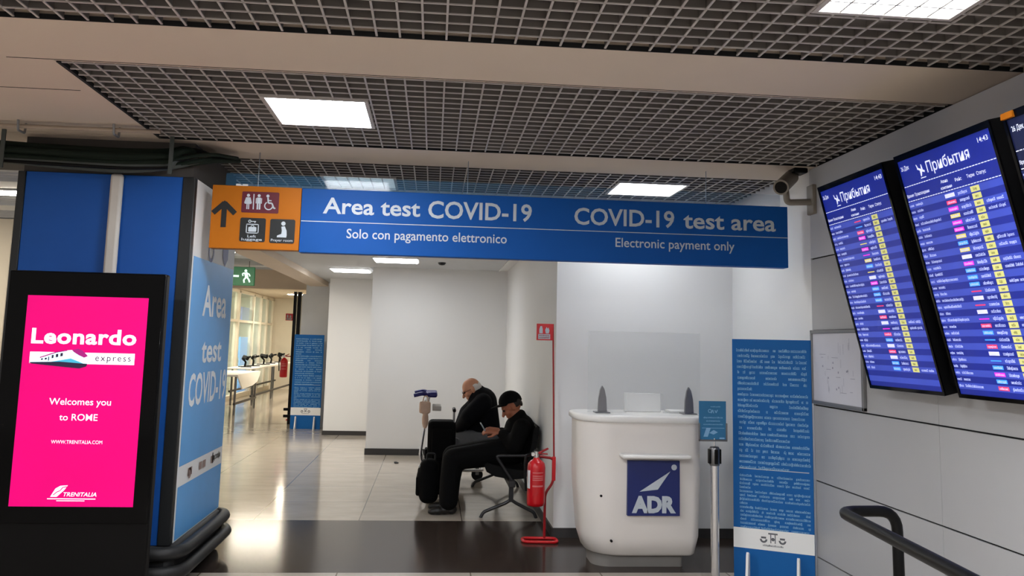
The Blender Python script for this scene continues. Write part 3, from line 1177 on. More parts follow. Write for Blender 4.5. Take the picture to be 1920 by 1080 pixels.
poly(a, fo, [(-1.02, 2.276), (-0.998, 2.28), (-0.985, 2.25), (-0.983, 2.22), (-0.985, 2.205), (-1.046, 2.205), (-1.044, 2.217), (-1.018, 2.228), (-1.016, 2.25)], 0.004)
write(a, fo, 'Prayer room', -1.083, -0.943, 2.178, 0.016, 0.004, 0.01)
a.build('figures', M_letter, rp_)
a = MB()
for xx in (-1.2, 0.2, 1.87):
    a.cyl((xx, SY + 0.06, 2.54), (xx, SY + 0.06, C + 0.01), 0.0025)
a.build('hanger', mat('thin steel hanger', (150, 160, 170), 0.4, metal=0.8), t)
gp = MB()
gp.box((-1.42, SY + 0.095, 2.45), (2.42, SY + 0.103, 2.64))
tag(gp.build('acrylic_panel', M_tint), 'clear bluish acrylic strip standing just above the overhead sign', 'acrylic panel')

# ------------------------------------------------------------------ surveillance camera
t = thing('surveillance_camera', 'grey tubular surveillance camera on a wall bracket above the sign end', 'camera', (2.53, 5.5, 2.57))
a = MB()
a.box((2.505, 5.45, 2.46), (2.532, 5.55, 2.66), 0.006)
a.build('wall_plate', M_camera, t)
a = MB()
a.tube([(2.52, 5.5, 2.545), (2.345, 5.5, 2.535), (2.335, 5.5, 2.66)], 0.022, fillet=0.03)
a.build('bracket', M_camera, t)
a = MB()
p0, p1 = Vector((2.268, 5.40, 2.622)), Vector((2.43, 5.62, 2.735))
a.cyl(p0, p1, 0.05)
dv = (p1 - p0).normalized()
a.cyl(p0 - dv * 0.02, p0 + dv * 0.002, 0.052, 0.05)
a.build('housing', M_camera, t)
a = MB()
a.cyl(p0 - dv * 0.023, p0 - dv * 0.0195, 0.04)
a.build('lens', M_gloss, t)
a = MB()
a.box((2.40, 5.5, 2.745), (2.50, 5.62, C), 0.01)
a.build('junction_box', M_black, t)

# ------------------------------------------------------------------ arrivals displays
CAPS = [1, 0, 3, 0, 3, 1, 2, 0, 2, 3, 1, 2, 0, 4, 2, 3, 1, 0, 2, 1, 3, 2, 4, 0, 1, 2, 3, 2, 4]


def arrivals(yfar, label, rows, seed, dark=False, header=True):
    rr = random.Random(seed)
    Wd, zb, zt = 0.70, 1.352, 2.466
    b0, b1 = Vector((2.425, yfar, zb)), Vector((2.145, yfar, zt))
    v = (b1 - b0).normalized()
    H = (b1 - b0).length
    u = Vector((0, -1, 0))
    n = v.cross(u).normalized()
    if n.x > 0:
        n = -n
    t = thing('arrivals_display', label, 'display screen', (XW, yfar - Wd / 2, 1.9), group='tilted arrivals displays on the clad wall')
    fn = frame(b0, u, v, n)
    a = MB()
    a.prism([(0, 0), (Wd, 0), (Wd, H), (0, H)], fn, -0.085, 0.0)
    a.build('housing', M_black, t)
    a = MB()
    for x0, y0, x1, y1 in ((0, 0, Wd, 0.018), (0, H - 0.03, Wd, H), (0, 0.018, 0.014, H - 0.03), (Wd - 0.014, 0.018, Wd, H - 0.03)):
        a.prism([(x0, y0), (x1, y0), (x1, y1), (x0, y1)], fn, 0.0, 0.008)
    a.build('bezel', M_gloss, t)
    a = MB()
    z0 = 0.018
    z1 = H - 0.03
    rect(a, fn, 0.014, z0, Wd - 0.014, z1, 0.002)
    ROW = 0.0302
    top = z1 - 0.20
    nrow = int((top - z0) / ROW)
    a.cm = 1
    for k in range(0, nrow, 2):
        yy = top - (k + 1) * ROW
        rect(a, fn, 0.014, yy, Wd - 0.014, yy + ROW, 0.003)
    if dark:
        ma, mb_ = mat('dim blue screen row', (16, 22, 52), 0.25, emit=0.6), mat('dim blue screen band', (24, 32, 72), 0.25, emit=0.6)
    else:
        ma, mb_ = M_fida, M_fidb
    sc = a.build('screen', [ma, mb_], t)
    a = MB()
    d = 0.0045
    write(a, fn, 'Прибытия', 0.225, 0.53, z1 - 0.09, 0.048, d, 0.006)
    a.build('title_lettering', M_fidh, sc)
    a = MB()
    # small landing aeroplane
    stroke(a, fn, [(0.155, z1 - 0.058), (0.205, z1 - 0.08)], 0.009, d)
    poly(a, fn, [(0.172, z1 - 0.062), (0.190, z1 - 0.072), (0.176, z1 - 0.098), (0.170, z1 - 0.096)], d + 0.0003)
    poly(a, fn, [(0.184, z1 - 0.064), (0.196, z1 - 0.071), (0.192, z1 - 0.046), (0.187, z1 - 0.044)], d + 0.0003)
    poly(a, fn, [(0.155, z1 - 0.054), (0.165, z1 - 0.06), (0.156, z1 - 0.04), (0.151, z1 - 0.04)], d + 0.0003)
    rect(a, fn, 0.165, z1 - 0.107, 0.205, z1 - 0.103, d)
    a.build('aeroplane_symbol', M_fidh, sc)
    for nm, tx, x0, x1, yy, hh in (('date_lettering', '26 Дек', 0.03, 0.095, z1 - 0.048, 0.02), ('clock_lettering', '14:43', 0.60, 0.665, z1 - 0.042, 0.02),
                                   ('column_heading', 'Время', 0.022, 0.075, z1 - 0.175, 0.014), ('column_heading', 'Происхождение', 0.085, 0.20, z1 - 0.175, 0.014),
                                   ('column_heading', 'Авиа', 0.295, 0.345, z1 - 0.155, 0.014), ('column_heading', 'компания', 0.285, 0.365, z1 - 0.182, 0.013),
                                   ('column_heading', 'Рейс', 0.395, 0.44, z1 - 0.165, 0.014), ('column_heading', 'Терм', 0.475, 0.525, z1 - 0.165, 0.014),
                                   ('column_heading', 'Статус', 0.54, 0.60, z1 - 0.165, 0.014)):
        a = MB()
        write(a, fn, tx, x0, x1, yy, hh, d, 0.008)
        a.build(nm, M_fidh, sc)
    for yy in (z1 - 0.125, z1 - 0.195):
        a = MB()
        for q in range(34):
            x = 0.02 + q * 0.0195
            rect(a, fn, x, yy, x + 0.015, yy + 0.0035, d)
        a.build('dashed_line', M_fidh, sc)
    olive = mat('olive print', (120, 118, 50), 0.5, emit=0.3)
    for k in range(min(rows, nrow)):
        yy = top - (k + 1) * ROW
        a = MB()
        scribble(a, fn, 0.022, 0.055, yy + 0.010, 0.0115, d, rr)
        scribble(a, fn, 0.07, 0.07 + rr.choice([0.04, 0.05, 0.06, 0.08, 0.13, 0.16]), yy + 0.010, 0.0125, d, rr)
        scribble(a, fn, 0.39, 0.455, yy + 0.009, 0.014, d, rr)
        q = CAPS[(k * 3 + seed) % len(CAPS)]
        b = MB()
        if rr.random() < 0.8:
            rect(b, fn, 0.298, yy + 0.007, 0.366, yy + 0.024, d)
            scribble(a, fn, 0.305, 0.362, yy + 0.011, 0.010, d + 0.001, rr)
        else:
            q = 2 if q == 3 else q
            rect(b, fn, 0.297, yy + 0.012, 0.365, yy + 0.017, d)
        b.build('airline_mark', BADGE[q], sc)
        b = MB()
        rect(b, fn, 0.477, yy + 0.003, 0.535, yy + 0.027, d)
        b.cm = 1
        scribble(b, fn, 0.495, 0.518, yy + 0.010, 0.011, d + 0.001, rr)
        b.build('terminal_mark', [M_fidy, olive], sc)
        if rr.random() < 0.28:
            scribble(a, fn, 0.555, 0.61, yy + 0.009, 0.013, d, rr)
            scribble(a, fn, 0.618, 0.66, yy + 0.009, 0.013, d, rr)
        a.build('row_lettering', M_fidw, sc)
    # wall bracket behind
    a = MB()
    a.box((2.40, yfar - Wd + 0.1, 1.75), (XW - 0.002, yfar - 0.1, 2.25), 0.01)
    a.box((2.445, yfar - Wd - 0.055, 1.40), (XW - 0.002, yfar - Wd + 0.12, 2.17), 0.012)
    a.build('wall_bracket', M_black, t)
    return t


arrivals(4.595, 'arrivals display hanging next to the framed wall plan', 27, 1)
arrivals(3.785, 'large arrivals display between the other two, its clock reading 14:43', 30, 4)
t3 = arrivals(3.01, 'dark arrivals display cut by the right edge of the photo', 8, 9, True)
a = MB()
a.box((2.132, 2.94, 2.438), (2.146, 3.005, 2.462))
a.build('orange_sticker', M_orange, t3)

# ------------------------------------------------------------------ framed plan on the clad wall
t = thing('wall_plan', 'framed grey evacuation plan on the clad wall behind the blue display stand', 'framed plan', (XW, 5.2, 1.2))
a = MB()
y0, y1, z0, z1 = 4.85, 5.548, 1.203, 1.682
for lo, hi in (((y0, z0), (y1, z0 + 0.022)), ((y0, z1 - 0.022), (y1, z1)), ((y0, z0), (y0 + 0.022, z1)), ((y1 - 0.022, z0), (y1, z1))):
    a.box((XW - 0.024, lo[0], lo[1]), (XW - 0.001, hi[0], hi[1]), 0.003)
a.build('frame', M_frame, t)
a = MB()
a.box((XW - 0.014, y0 + 0.02, z0 + 0.02), (XW - 0.004, y1 - 0.02, z1 - 0.02))
sh = a.build('sheet', M_plan, t)
fn = frame((XW - 0.014, y1, z0), (0, -1, 0), (0, 0, 1), (-1, 0, 0))
a = MB()
rr = random.Random(3)
for k in range(26):
    x, y = rr.uniform(0.1, 0.58), rr.uniform(0.07, 0.36)
    if rr.random() < 0.5:
        rect(a, fn, x, y, x + rr.uniform(0.02, 0.09), y + 0.003, 0.001)
    else:
        rect(a, fn, x, y, x + 0.003, y + rr.uniform(0.02, 0.07), 0.001)
for k in range(9):
    x, y = rr.uniform(0.15, 0.5), rr.uniform(0.1, 0.33)
    rect(a, fn, x, y, x + 0.014, y + 0.012, 0.001)
a.build('plan_lines', mat('faint plan ink', (150, 150, 166), 0.5), sh)

# ------------------------------------------------------------------ blue display stands
LINES = [[(40, 160), (170, 350), (380, 405), (430, 530), (540, 680)], [(50, 165), (180, 330), (360, 400), (430, 540), (560, 670)],
         [(45, 95), (110, 235), (260, 285), (300, 350), (370, 400), (425, 560), (585, 605), (615, 680)],
         [(45, 180), (190, 290), (305, 420), (435, 545), (560, 620), (640, 680)], [(50, 70), (100, 125), (160, 215), (255, 415), (455, 590), (630, 680)],
         [(50, 215), (310, 410), (515, 680)], [(50, 245), (290, 430), (465, 500), (530, 610), (650, 680)], [(50, 185)],
         [(50, 150), (165, 380), (395, 520), (530, 690)], [(50, 150), (160, 185), (195, 345), (365, 480), (490, 610), (630, 650), (670, 690)],
         [(50, 240), (345, 420), (520, 690)], [(50, 255), (310, 330), (385, 510), (565, 690)], [(50, 285), (295, 355), (370, 525), (540, 660)],
         [(65, 130), (145, 205), (220, 315), (330, 470), (485, 575), (590, 690)], [(60, 85), (135, 275), (330, 355), (405, 495), (555, 695)],
         [(55, 235), (255, 305), (320, 500), (525, 570), (590, 695)], [(55, 290), (300, 520)], [(60, 100), (120, 240), (255, 380), (395, 520), (540, 695)],
         [(60, 90), (115, 145), (170, 190), (215, 250), (275, 325), (350, 430), (465, 485), (505, 555), (585, 695)],
         [(60, 235), (265, 295), (325, 470), (495, 515), (540, 695)], [(60, 215), (230, 430), (440, 700)], [(60, 220), (235, 510)]]
LINES2 = [[(60, 170), (200, 330), (350, 370), (400, 540), (570, 690)], [(65, 175), (210, 370), (420, 495), (550, 690)],
          [(60, 160), (180, 235), (255, 375), (400, 460), (475, 515), (535, 615), (635, 685)], [(60, 160)],
          [(60, 180), (200, 310), (330, 470), (485, 535), (550, 690)], [(60, 110), (130, 215), (240, 335), (360, 470), (505, 540), (565, 600), (640, 690)],
          [(60, 240), (260, 450), (470, 690)], [(60, 130)], [(60, 185), (200, 320), (335, 395), (415, 455), (475, 540), (555, 690)],
          [(65, 100), (115, 235), (260, 280), (300, 380), (400, 470), (485, 600), (650, 690)], [(65, 270), (285, 460), (475, 690)],
          [(65, 120), (160, 330), (370, 420), (465, 620), (660, 690)], [(65, 205), (225, 290), (315, 390), (420, 500), (535, 630), (670, 690)], [(65, 240), (250, 500), (520, 680)]]


def info_stand(loc, rz, label, pale):
    t = thing('display_stand', label, 'display stand', loc, rz, 'blue information stands')
    T = t.matrix_basis
    w, h = 0.515, 1.615
    a = MB(T)
    a.box((-w / 2, -0.006, 0.0), (w / 2, 0.012, h), 0.002)
    bo = a.build('board', M_bluestand, t)
    fl_ = frame((-w / 2, -0.006, 0), (1, 0, 0), (0, 0, 1), (0, -1, 0))
    fn = lambda x, y, d=0.0: T @ fl_(x, y, d)
    a = MB()
    sx = w / 720.0
    for k, ln in enumerate(LINES):
        y = h - 0.072 - k * 0.0372
        for x0, x1 in ln:
            scribble(a, fn, x0 * sx, x1 * sx, y - 0.012, 0.02, 0.0012)
    for k, ln in enumerate(LINES2):
        y = 0.705 - k * 0.0258
        for x0, x1 in ln:
            scribble(a, fn, x0 * sx, x1 * sx, y - 0.008, 0.0155, 0.0012)
    a.build('small_print', pale, bo)
    a = MB()
    rect(a, fn, 0.04, 0.748, 0.49, 0.753, 0.0012)
    a.build('divider_line', M_letter, bo)
    a = MB()
    rect(a, fn, 0.0, 0.232, w, 0.362, 0.0012)
    bd = a.build('white_band', M_paper, bo)
    a = MB()
    rect(a, fn, 0.225, 0.335, 0.285, 0.345, 0.0022)
    rect(a, fn, 0.238, 0.28, 0.244, 0.335, 0.0022)
    rect(a, fn, 0.266, 0.28, 0.272, 0.335, 0.0022)
    disc(a, fn, 0.255, 0.305, 0.011, 0.0022)
    for xx in (0.195, 0.315):
        ring(a, fn, xx, 0.302, 0.012, 0.024, 0.0022, PI, 2 * PI)
        rect(a, fn, xx - 0.016, 0.306, xx + 0.016, 0.318, 0.0022)
    scribble(a, fn, 0.19, 0.32, 0.258, 0.012, 0.0022)
    a.build('crest', mat('grey crest print', (96, 98, 104), 0.5), bd)
    for xx in (-0.16, 0.16):
        a = MB(T)
        a.prism([(0, 0), (0.24, 0), (0.24, 0.03), (0.16, 0.12), (0.11, 0.2), (0.07, 0.215), (0.05, 0.2), (0.03, 0.12), (0.0, 0.03)],
                lambda x, y, d, xx=xx: Vector((xx + d, -0.12 + x, y)), -0.008, 0.008)
        a.build('foot', M_paper, t, label='white curved foot')
    return t


info_stand((2.285, 5.665, 0), R(-29), 'tall blue text board on white feet at the end of the clad wall', M_pale)
info_stand((-2.15, 15.3, 0), R(-3), 'small distant blue text board in front of the grey pillar', M_pale)

# ------------------------------------------------------------------ reception counter
t = thing('reception_counter', 'white curved reception counter with a blue ADR plate', 'counter', (1.5, 6.3, 0))


def counter_plan(inset, taper=0.0, n=10):
    """rounded plan, the left front corner with the larger radius"""
    x0, x1, y0, y1 = 1.05 + inset + taper, 1.955 - inset - taper * 0.2, 6.06 + inset + taper * 0.5, 6.62 - inset
    pts = []
    for cx, cy, r, a0 in ((x0, y0, 0.26, 180), (x1, y0, 0.09, 270), (x1, y1, 0.09, 0), (x0, y1, 0.12, 90)):
        sx = 1 if cx == x0 else -1
        sy = 1 if cy == y0 else -1
        r = max(0.02, r - inset)
        for k in range(n + 1):
            an = R(a0 + 90 * k / n)
            pts.append((cx + sx * r + r * math.cos(an), cy + sy * r + r * math.sin(an)))
    return pts


def loft(mb, levels, cap=True):
    n = len(levels[0][0])
    vs = [(x, y, z) for pts, z in levels for x, y in pts]
    fs = []
    for i in range(len(levels) - 1):
        for k in range(n):
            fs.append([i * n + k, i * n + (k + 1) % n, (i + 1) * n + (k + 1) % n, (i + 1) * n + k])
    mb.add(vs, fs, True)
    mb.add(vs[:n], [list(range(n))[::-1]])
    mb.add(vs[-n:], [list(range(n))])
    return mb


a = MB()
loft(a, [(counter_plan(0.06, 0.06), 0.085), (counter_plan(0.045, 0.045), 0.10), (counter_plan(0.02, 0.03), 0.22), (counter_plan(0.018, 0.0), 0.6), (counter_plan(0.015), 1.0), (counter_plan(0.015), 1.012)])
cb = a.build('body', M_counter, t)
a = MB()
loft(a, [(counter_plan(0.004), 1.01), (counter_plan(-0.008), 1.02), (counter_plan(-0.01), 1.045), (counter_plan(-0.006), 1.055), (counter_plan(0.006), 1.06)])
a.build('worktop', M_ctop, t)
a = MB()
loft(a, [(counter_plan(0.13), 0.0), (counter_plan(0.13), 0.09)])
a.build('plinth', M_plinth, t)
a = MB()
a.box((1.335, 5.955, 0.775), (1.825, 6.09, 0.80), 0.01)
a.build('ledge', M_ctop, t)
a = MB()
a.box((1.392, 6.052, 0.375), (1.766, 6.10, 0.752), 0.002)
lp = a.build('logo_plate', M_navy, t)
fn = frame((1.392, 6.052, 0.375), (1, 0, 0), (0, 0, 1), (0, -1, 0))
a = MB()
write(a, fn, 'ADR', 0.03, 0.345, 0.028, 0.108, 0.002, 0.06)
poly(a, fn, [(0.085, 0.165), (0.305, 0.305), (0.215, 0.18)], 0.002)
disc(a, fn, 0.332, 0.333, 0.02, 0.002)
a.build('logo', M_letter, lp)
a = MB()
for xx, yy, zz in ((1.285, 6.09, 0.20), (1.215, 6.12, 0.50)):
    a.lathe((xx, yy, zz), [(0.009, -0.02), (0.009, 0.0)], 10, 'Y')
a.build('cable_hole', M_black, t)

# acrylic sneeze guard on the counter
t = thing('sneeze_guard', 'clear acrylic screen held by two steel clamps on the counter', 'sneeze guard', (1.57, 6.3, 1.06))
a = MB()
zz0 = 1.063
for x0, x1, z0, z1 in ((1.147, 1.992, 1.205, 1.655), (1.147, 1.437, zz0, 1.205), (1.711, 1.992, zz0, 1.205)):
    a.box((x0, 6.30, z0), (x1, 6.306, z1))
a.build('pane', M_perspex, t)
for xx in (1.25, 1.90):
    a = MB()
    a.prism([(-0.03, 0), (0.035, 0), (0.03, 0.1), (0.016, 0.165), (0.0, 0.19), (-0.014, 0.165), (-0.026, 0.1)],
            lambda x, y, d, xx=xx: Vector((xx + x, 6.27 + d, 1.066 + y)), 0.0, 0.028)
    a.box((xx - 0.055, 6.24, 1.06), (xx + 0.055, 6.35, 1.068), 0.003)
    a.build('clamp', M_clamp, t, label='tapered steel clamp')
# sheet of paper behind the cut-out and a second pad
a = MB()
a.box((1.445, 6.42, 1.062), (1.725, 6.436, 1.20), 0.003, Euler((-0.12, 0, 0)).to_matrix())
tag(a.build('paper_card', M_paper), 'blank white card standing on the counter behind the acrylic cut-out', 'card')
a = MB()
a.box((1.78, 6.34, 1.061), (1.93, 6.5, 1.078), 0.003)
tag(a.build('paper_pad', M_paper), 'low white pad lying at the right clamp on the counter', 'pad')

# ------------------------------------------------------------------ queue post with sign holder
QX, QY = 1.90, 5.70
t = thing('stanchion', 'steel queue post between the counter and the blue board', 'queue post', (QX, QY, 0))
a = MB()
a.lathe((QX, QY, 0), [(0.17, 0.0), (0.17, 0.012), (0.15, 0.022), (0.04, 0.03), (0.03, 0.04)])
a.build('base', M_steel, t)
a = MB()
a.cyl((QX, QY, 0.03), (QX, QY, 0.78), 0.028)
a.build('pole', M_chrome, t)
a = MB()
a.lathe((QX, QY, 0), [(0.031, 0.772), (0.034, 0.78), (0.034, 0.885), (0.028, 0.895), (0.008, 0.90)])
a.build('belt_head', M_steel, t)
a = MB()
for sx in (-1, 1):
    a.box((QX + sx * 0.034 - 0.008, QY - 0.018, 0.785), (QX + sx * 0.034 + 0.008, QY + 0.018, 0.88), 0.003)
a.box((QX - 0.012, QY - 0.042, 0.785), (QX + 0.012, QY - 0.03, 0.88), 0.003)
a.build('belt_slot', M_black, t)
t = thing('sign_holder', 'small blue notice in a holder on top of the queue post', 'notice', (QX - 0.01, QY, 0.90))
a = MB()
a.cyl((QX, QY, 0.895), (QX, QY, 0.95), 0.006)
a.build('stem', M_chrome, t)
a = MB()
x0, x1 = 1.793, 1.980
a.box((x0, QY - 0.008, 0.93), (x1, QY + 0.008, 0.942), 0.002)
a.box((x0, QY - 0.008, 0.93), (x0 + 0.008, QY + 0.008, 1.05), 0.002)
a.box((x1 - 0.003, QY - 0.008, 0.93), (x1 + 0.008, QY + 0.008, 1.05), 0.002)
a.build('holder_frame', M_steel, t)
a = MB()
a.box((x0 + 0.002, QY - 0.004, 0.94), (x1, QY + 0.004, 1.195))
nt_ = a.build('notice', mat('teal blue notice', (36, 104, 146), 0.35), t)
fn = frame((x0, QY - 0.004, 0.93), (1, 0, 0), (0, 0, 1), (0, -1, 0))
a = MB()
scribble(a, fn, 0.08, 0.15, 0.225, 0.008, 0.001)
ring(a, fn, 0.075, 0.2, 0.008, 0.013, 0.001)
stroke(a, fn, [(0.085, 0.185), (0.095, 0.208), (0.102, 0.185)], 0.006, 0.001)
stroke(a, fn, [(0.11, 0.205), (0.118, 0.188), (0.128, 0.208)], 0.006, 0.001)
scribble(a, fn, 0.03, 0.165, 0.152, 0.01, 0.001)
scribble(a, fn, 0.05, 0.145, 0.13, 0.01, 0.001)
scribble(a, fn, 0.03, 0.165, 0.108, 0.008, 0.001)
rect(a, fn, 0.02, 0.086, 0.175, 0.089, 0.001)
a.build('notice_print', M_pale, nt_)
a = MB()
poly(a, fn, [(0.03, 0.03), (0.05, 0.086), (0.08, 0.086), (0.06, 0.03)], 0.001)
poly(a, fn, [(0.07, 0.055), (0.1, 0.075), (0.13, 0.06), (0.1, 0.045)], 0.0012)
rect(a, fn, 0.14, 0.016, 0.175, 0.026, 0.001)
a.build('notice_graphic', M_pale, nt_)

# ------------------------------------------------------------------ fire extinguisher stand, sign and extinguisher
def ext_stand(loc, label, signz, base=True):
    t = thing('extinguisher_stand', label, 'extinguisher stand', loc, group='red extinguisher stands')
    T = t.matrix_basis
    a = MB(T)
    if base:
        a.tube([(-0.16, -0.06, 0.012), (0.11, -0.08, 0.012), (0.11, 0.06, 0.012), (-0.16, 0.07, 0.012)], 0.012, fillet=0.05, closed=True)
    else:
        a.cyl((0.088, 0.06, 0), (0.088, 0.06, 0.7), 0.016)
        a.box((0.04, 0.0, 0), (0.14, 0.12, 0.015), 0.004)
    a.build('base', M_red, t)
    a = MB(T)
    a.tube([(0.088, 0.06, 0.9), (0.088, 0.06, 1.2), (-0.03, 0.06, 1.2)] if not base else [(0.02, 0.06, 0.012), (0.02, 0.06, 0.36), (0.085, 0.06, 0.45), (0.09, 0.06, 0.635), (-0.03, 0.06, 0.65)], 0.011, fillet=0.04)
    a.build('upright', M_darkred, t)
    a = MB(T)
    a.box((0.073, 0.045, 0.46), (0.102, 0.075, 0.65), 0.006)
    a.build('sleeve', M_red, t)
    a = MB(T)
    a.tube([(0.088, 0.06, 0.62), (0.062, 0.06, signz)], 0.007)
    a.build('sign_pole', M_darkred, t)
    a = MB(T)
    a.box((-0.075, 0.046, signz - 0.135), (0.06, 0.052, signz), 0.001)
    s_ = a.build('sign_plate', M_red, t)
    fl_ = frame((-0.075, 0.046, signz - 0.135), (1, 0, 0), (0, 0, 1), (0, -1, 0))
    fn = lambda x, y, d=0.0: T @ fl_(x, y, d)
    a = MB()
    rect(a, fn, 0.014, 0.01, 0.112, 0.05, 0.001)
    poly(a, fn, [(0.022, 0.056), (0.022, 0.09), (0.03, 0.115), (0.044, 0.115), (0.05, 0.09), (0.05, 0.056)], 0.001)
    poly(a, fn, [(0.075, 0.056), (0.07, 0.085), (0.082, 0.11), (0.088, 0.095), (0.098, 0.105), (0.106, 0.08), (0.1, 0.056)], 0.001)
    a.build('sign_symbol', M_letter, s_)
    a = MB()
    scribble(a, fn, 0.02, 0.105, 0.034, 0.011, 0.0018)
    scribble(a, fn, 0.02, 0.105, 0.017, 0.011, 0.0018)
    a.build('sign_print', M_darkred, s_)
    return t


def extinguisher(loc, label):
    t = thing('fire_extinguisher', label, 'fire extinguisher', loc, group='red fire extinguishers')
    T = t.matrix_basis
    a = MB(T)
    a.lathe((0, 0, 0), [(0.05, 0.0), (0.068, 0.006), (0.072, 0.03), (0.072, 0.30), (0.066, 0.33), (0.045, 0.352), (0.026, 0.362), (0.024, 0.375)])
    b_ = a.build('cylinder', M_red, t)
    a = MB(T)
    n = 10
    vs, fs = [], []
    for k in range(n + 1):
        an = R(188 + 34 * k / n)
        for z in (0.14, 0.28):
            vs.append((0.0728 * math.cos(an), 0.0728 * math.sin(an), z))
    for k in range(n):
        fs.append([2 * k, 2 * k + 1, 2 * k + 3, 2 * k + 2])
    a.add(vs, fs, True)
    a.build('white_label', M_paper, b_)
    a = MB(T)
    for z in (0.155, 0.205, 0.22, 0.235, 0.26):
        vs, fs = [], []
        for k in range(n + 1):
            an = R(240 + 72 * k / n)
            for dz in (0, 0.007 if z > 0.16 else 0.012):
                vs.append((0.0728 * math.cos(an), 0.0728 * math.sin(an), z + dz))
        for k in range(n):
            fs.append([2 * k, 2 * k + 1, 2 * k + 3, 2 * k + 2])
        a.add(vs, fs, True)
    a.build('label_lines', mat('pink print on red', (214, 120, 120), 0.4), b_)
    a = MB(T)
    a.cyl((0, 0, 0.37), (0, 0, 0.42), 0.018)
    a.lathe((-0.03, 0, 0.40), [(0.014, -0.02), (0.016, 0.0)], 14, 'Y')
    a.build('valve', M_chrome, t)
    a = MB(T)
    a.box((-0.012, -0.012, 0.415), (0.10, 0.012, 0.43), 0.005, Euler((0, -0.45, 0)).to_matrix())
    a.box((-0.012, -0.012, 0.40), (0.09, 0.012, 0.41), 0.004, Euler((0, 0.05, 0)).to_matrix())
    a.build('lever', M_darkred, t)
    a = MB(T)
    a.tube([(-0.01, 0, 0.40), (-0.085, -0.01, 0.40), (-0.095, -0.02, 0.32), (-0.083, -0.03, 0.12)], 0.010, fillet=0.05)
    a.build('hose', M_black, t)
    return t


ext_stand((0.918, 6.95, 0), 'red floor stand with tall sign pole beside the white wall corner', 1.715)
extinguisher((0.856, 6.945, 0.275), 'red fire extinguisher hanging on the near stand by the bench')
ext_stand((-2.78, 16.9, 0), 'distant red stand with sign seen past the black post', 2.02, False)
extinguisher((-2.83, 16.9, 0.80), 'distant red extinguisher hanging beside the black post')


# ------------------------------------------------------------------ waiting bench
BX, BY = 0.74, 8.1
t = thing('waiting_bench', 'black beam bench with steel legs along the alcove side wall', 'bench', (BX, 8.9, 0))
for k in range(3):
    y = BY + 0.58 * k
    a = MB()
    prof = [(0.50, 0.46), (0.53, 0.475), (0.60, 0.455), (0.75, 0.425), (0.86, 0.415), (0.90, 0.385), (0.87, 0.345), (0.75, 0.335), (0.60, 0.36), (0.52, 0.40)]
    a.prism(prof, lambda x, z, d, y=y: Vector((x, y + d, z)), -0.25, 0.25, True)
    a.build('seat', M_seat, t)
    a = MB()
    prof = [(0.885, 0.40), (0.915, 0.42), (0.965, 0.62), (0.99, 0.80), (0.975, 0.815), (0.94, 0.78), (0.915, 0.62), (0.87, 0.45)]
    a.prism(prof, lambda x, z, d, y=y: Vector((x, y + d, z)), -0.25, 0.25, True)
    a.build('backrest', M_seat, t)
for y in (7.83, 8.39, 8.97, 9.55):
    a = MB()
    a.tube([(0.76, y, 0.31), (0.60, y, 0.545), (0.90, y, 0.55), (0.955, y, 0.60)], 0.014, fillet=0.03)
    a.build('armrest', M_legs, t)
a = MB()
a.box((0.715, 7.78, 0.275), (0.775, 9.6, 0.335), 0.008)
a.build('beam', M_base, t)
for y in (7.86, 9.5):
    a = MB()
    a.box((0.725, y - 0.02, 0.14), (0.765, y + 0.02, 0.29), 0.006)
    a.tube([(0.745, y, 0.16), (0.70, y, 0.13), (0.50, y, 0.05), (0.475, y, 0.0)], 0.015, fillet=0.04)
    a.tube([(0.745, y, 0.16), (0.79, y, 0.13), (0.955, y, 0.05), (0.975, y, 0.0)], 0.015, fillet=0.04)
    a.build('leg', M_legs, t)


# ------------------------------------------------------------------ people
def capsule(mb, p0, r0, p1, r1, n=16):
    """tapered limb with round ends"""
    p0, p1 = Vector(p0), Vector(p1)
    ax = p1 - p0
    L = ax.length
    ax.normalize()
    u = ax.orthogonal().normalized()
    w = ax.cross(u)
    rings = []
    m = 5
    for k in range(m + 1):
        t = -PI / 2 + PI / 2 * k / m
        rings.append((r0 * math.sin(t), max(1e-4, r0 * math.cos(t))))
    for k in range(m + 1):
        t = PI / 2 * k / m
        rings.append((L + r1 * math.sin(t), max(1e-4, r1 * math.cos(t))))
    vs = [p0 + ax * z + (u * math.cos(2 * PI * k / n) + w * math.sin(2 * PI * k / n)) * r for z, r in rings for k in range(n)]
    fs = []
    for i in range(len(rings) - 1):
        for k in range(n):
            fs.append([i * n + k, i * n + (k + 1) % n, (i + 1) * n + (k + 1) % n, (i + 1) * n + k])
    fs.append(list(range(n))[::-1])
    fs.append([(len(rings) - 1) * n + k for k in range(n)])
    mb.add(vs, fs, True)
    return mb


def chain(mb, pts, n=16):
    for (p, r), (q, s) in zip(pts[:-1], pts[1:]):
        capsule(mb, p, r, q, s, n)
    return mb


def fuse(mb, voxel, smooth, name, m, parent, label=None):
    """melts overlapping limbs into one continuous skin"""
    o = mb.build('skin_tmp', m)
    mo = o.modifiers.new('r', 'REMESH')
    mo.mode = 'VOXEL'
    mo.voxel_size = voxel
    mo.use_smooth_shade = True
    if smooth:
        s = o.modifiers.new('s', 'SMOOTH')
        s.factor = 0.5
        s.iterations = smooth
    bpy.context.view_layer.update()
    dg = bpy.context.evaluated_depsgraph_get()
    me = bpy.data.meshes.new_from_object(o.evaluated_get(dg))
    old = o.data
    bpy.data.objects.remove(o)
    bpy.data.meshes.remove(old)
    top = parent
    while top.parent is not None:
        top = top.parent
    inv = top.matrix_basis.inverted()
    me.transform(inv)
    me.materials.clear()
    me.materials.append(m)
    for p in me.polygons:
        p.use_smooth = True
    n = bpy.data.objects.new(name, me)
    me.name = name
    COL.objects.link(n)
    n.parent = parent
    if label:
        n['label'] = label
    return n


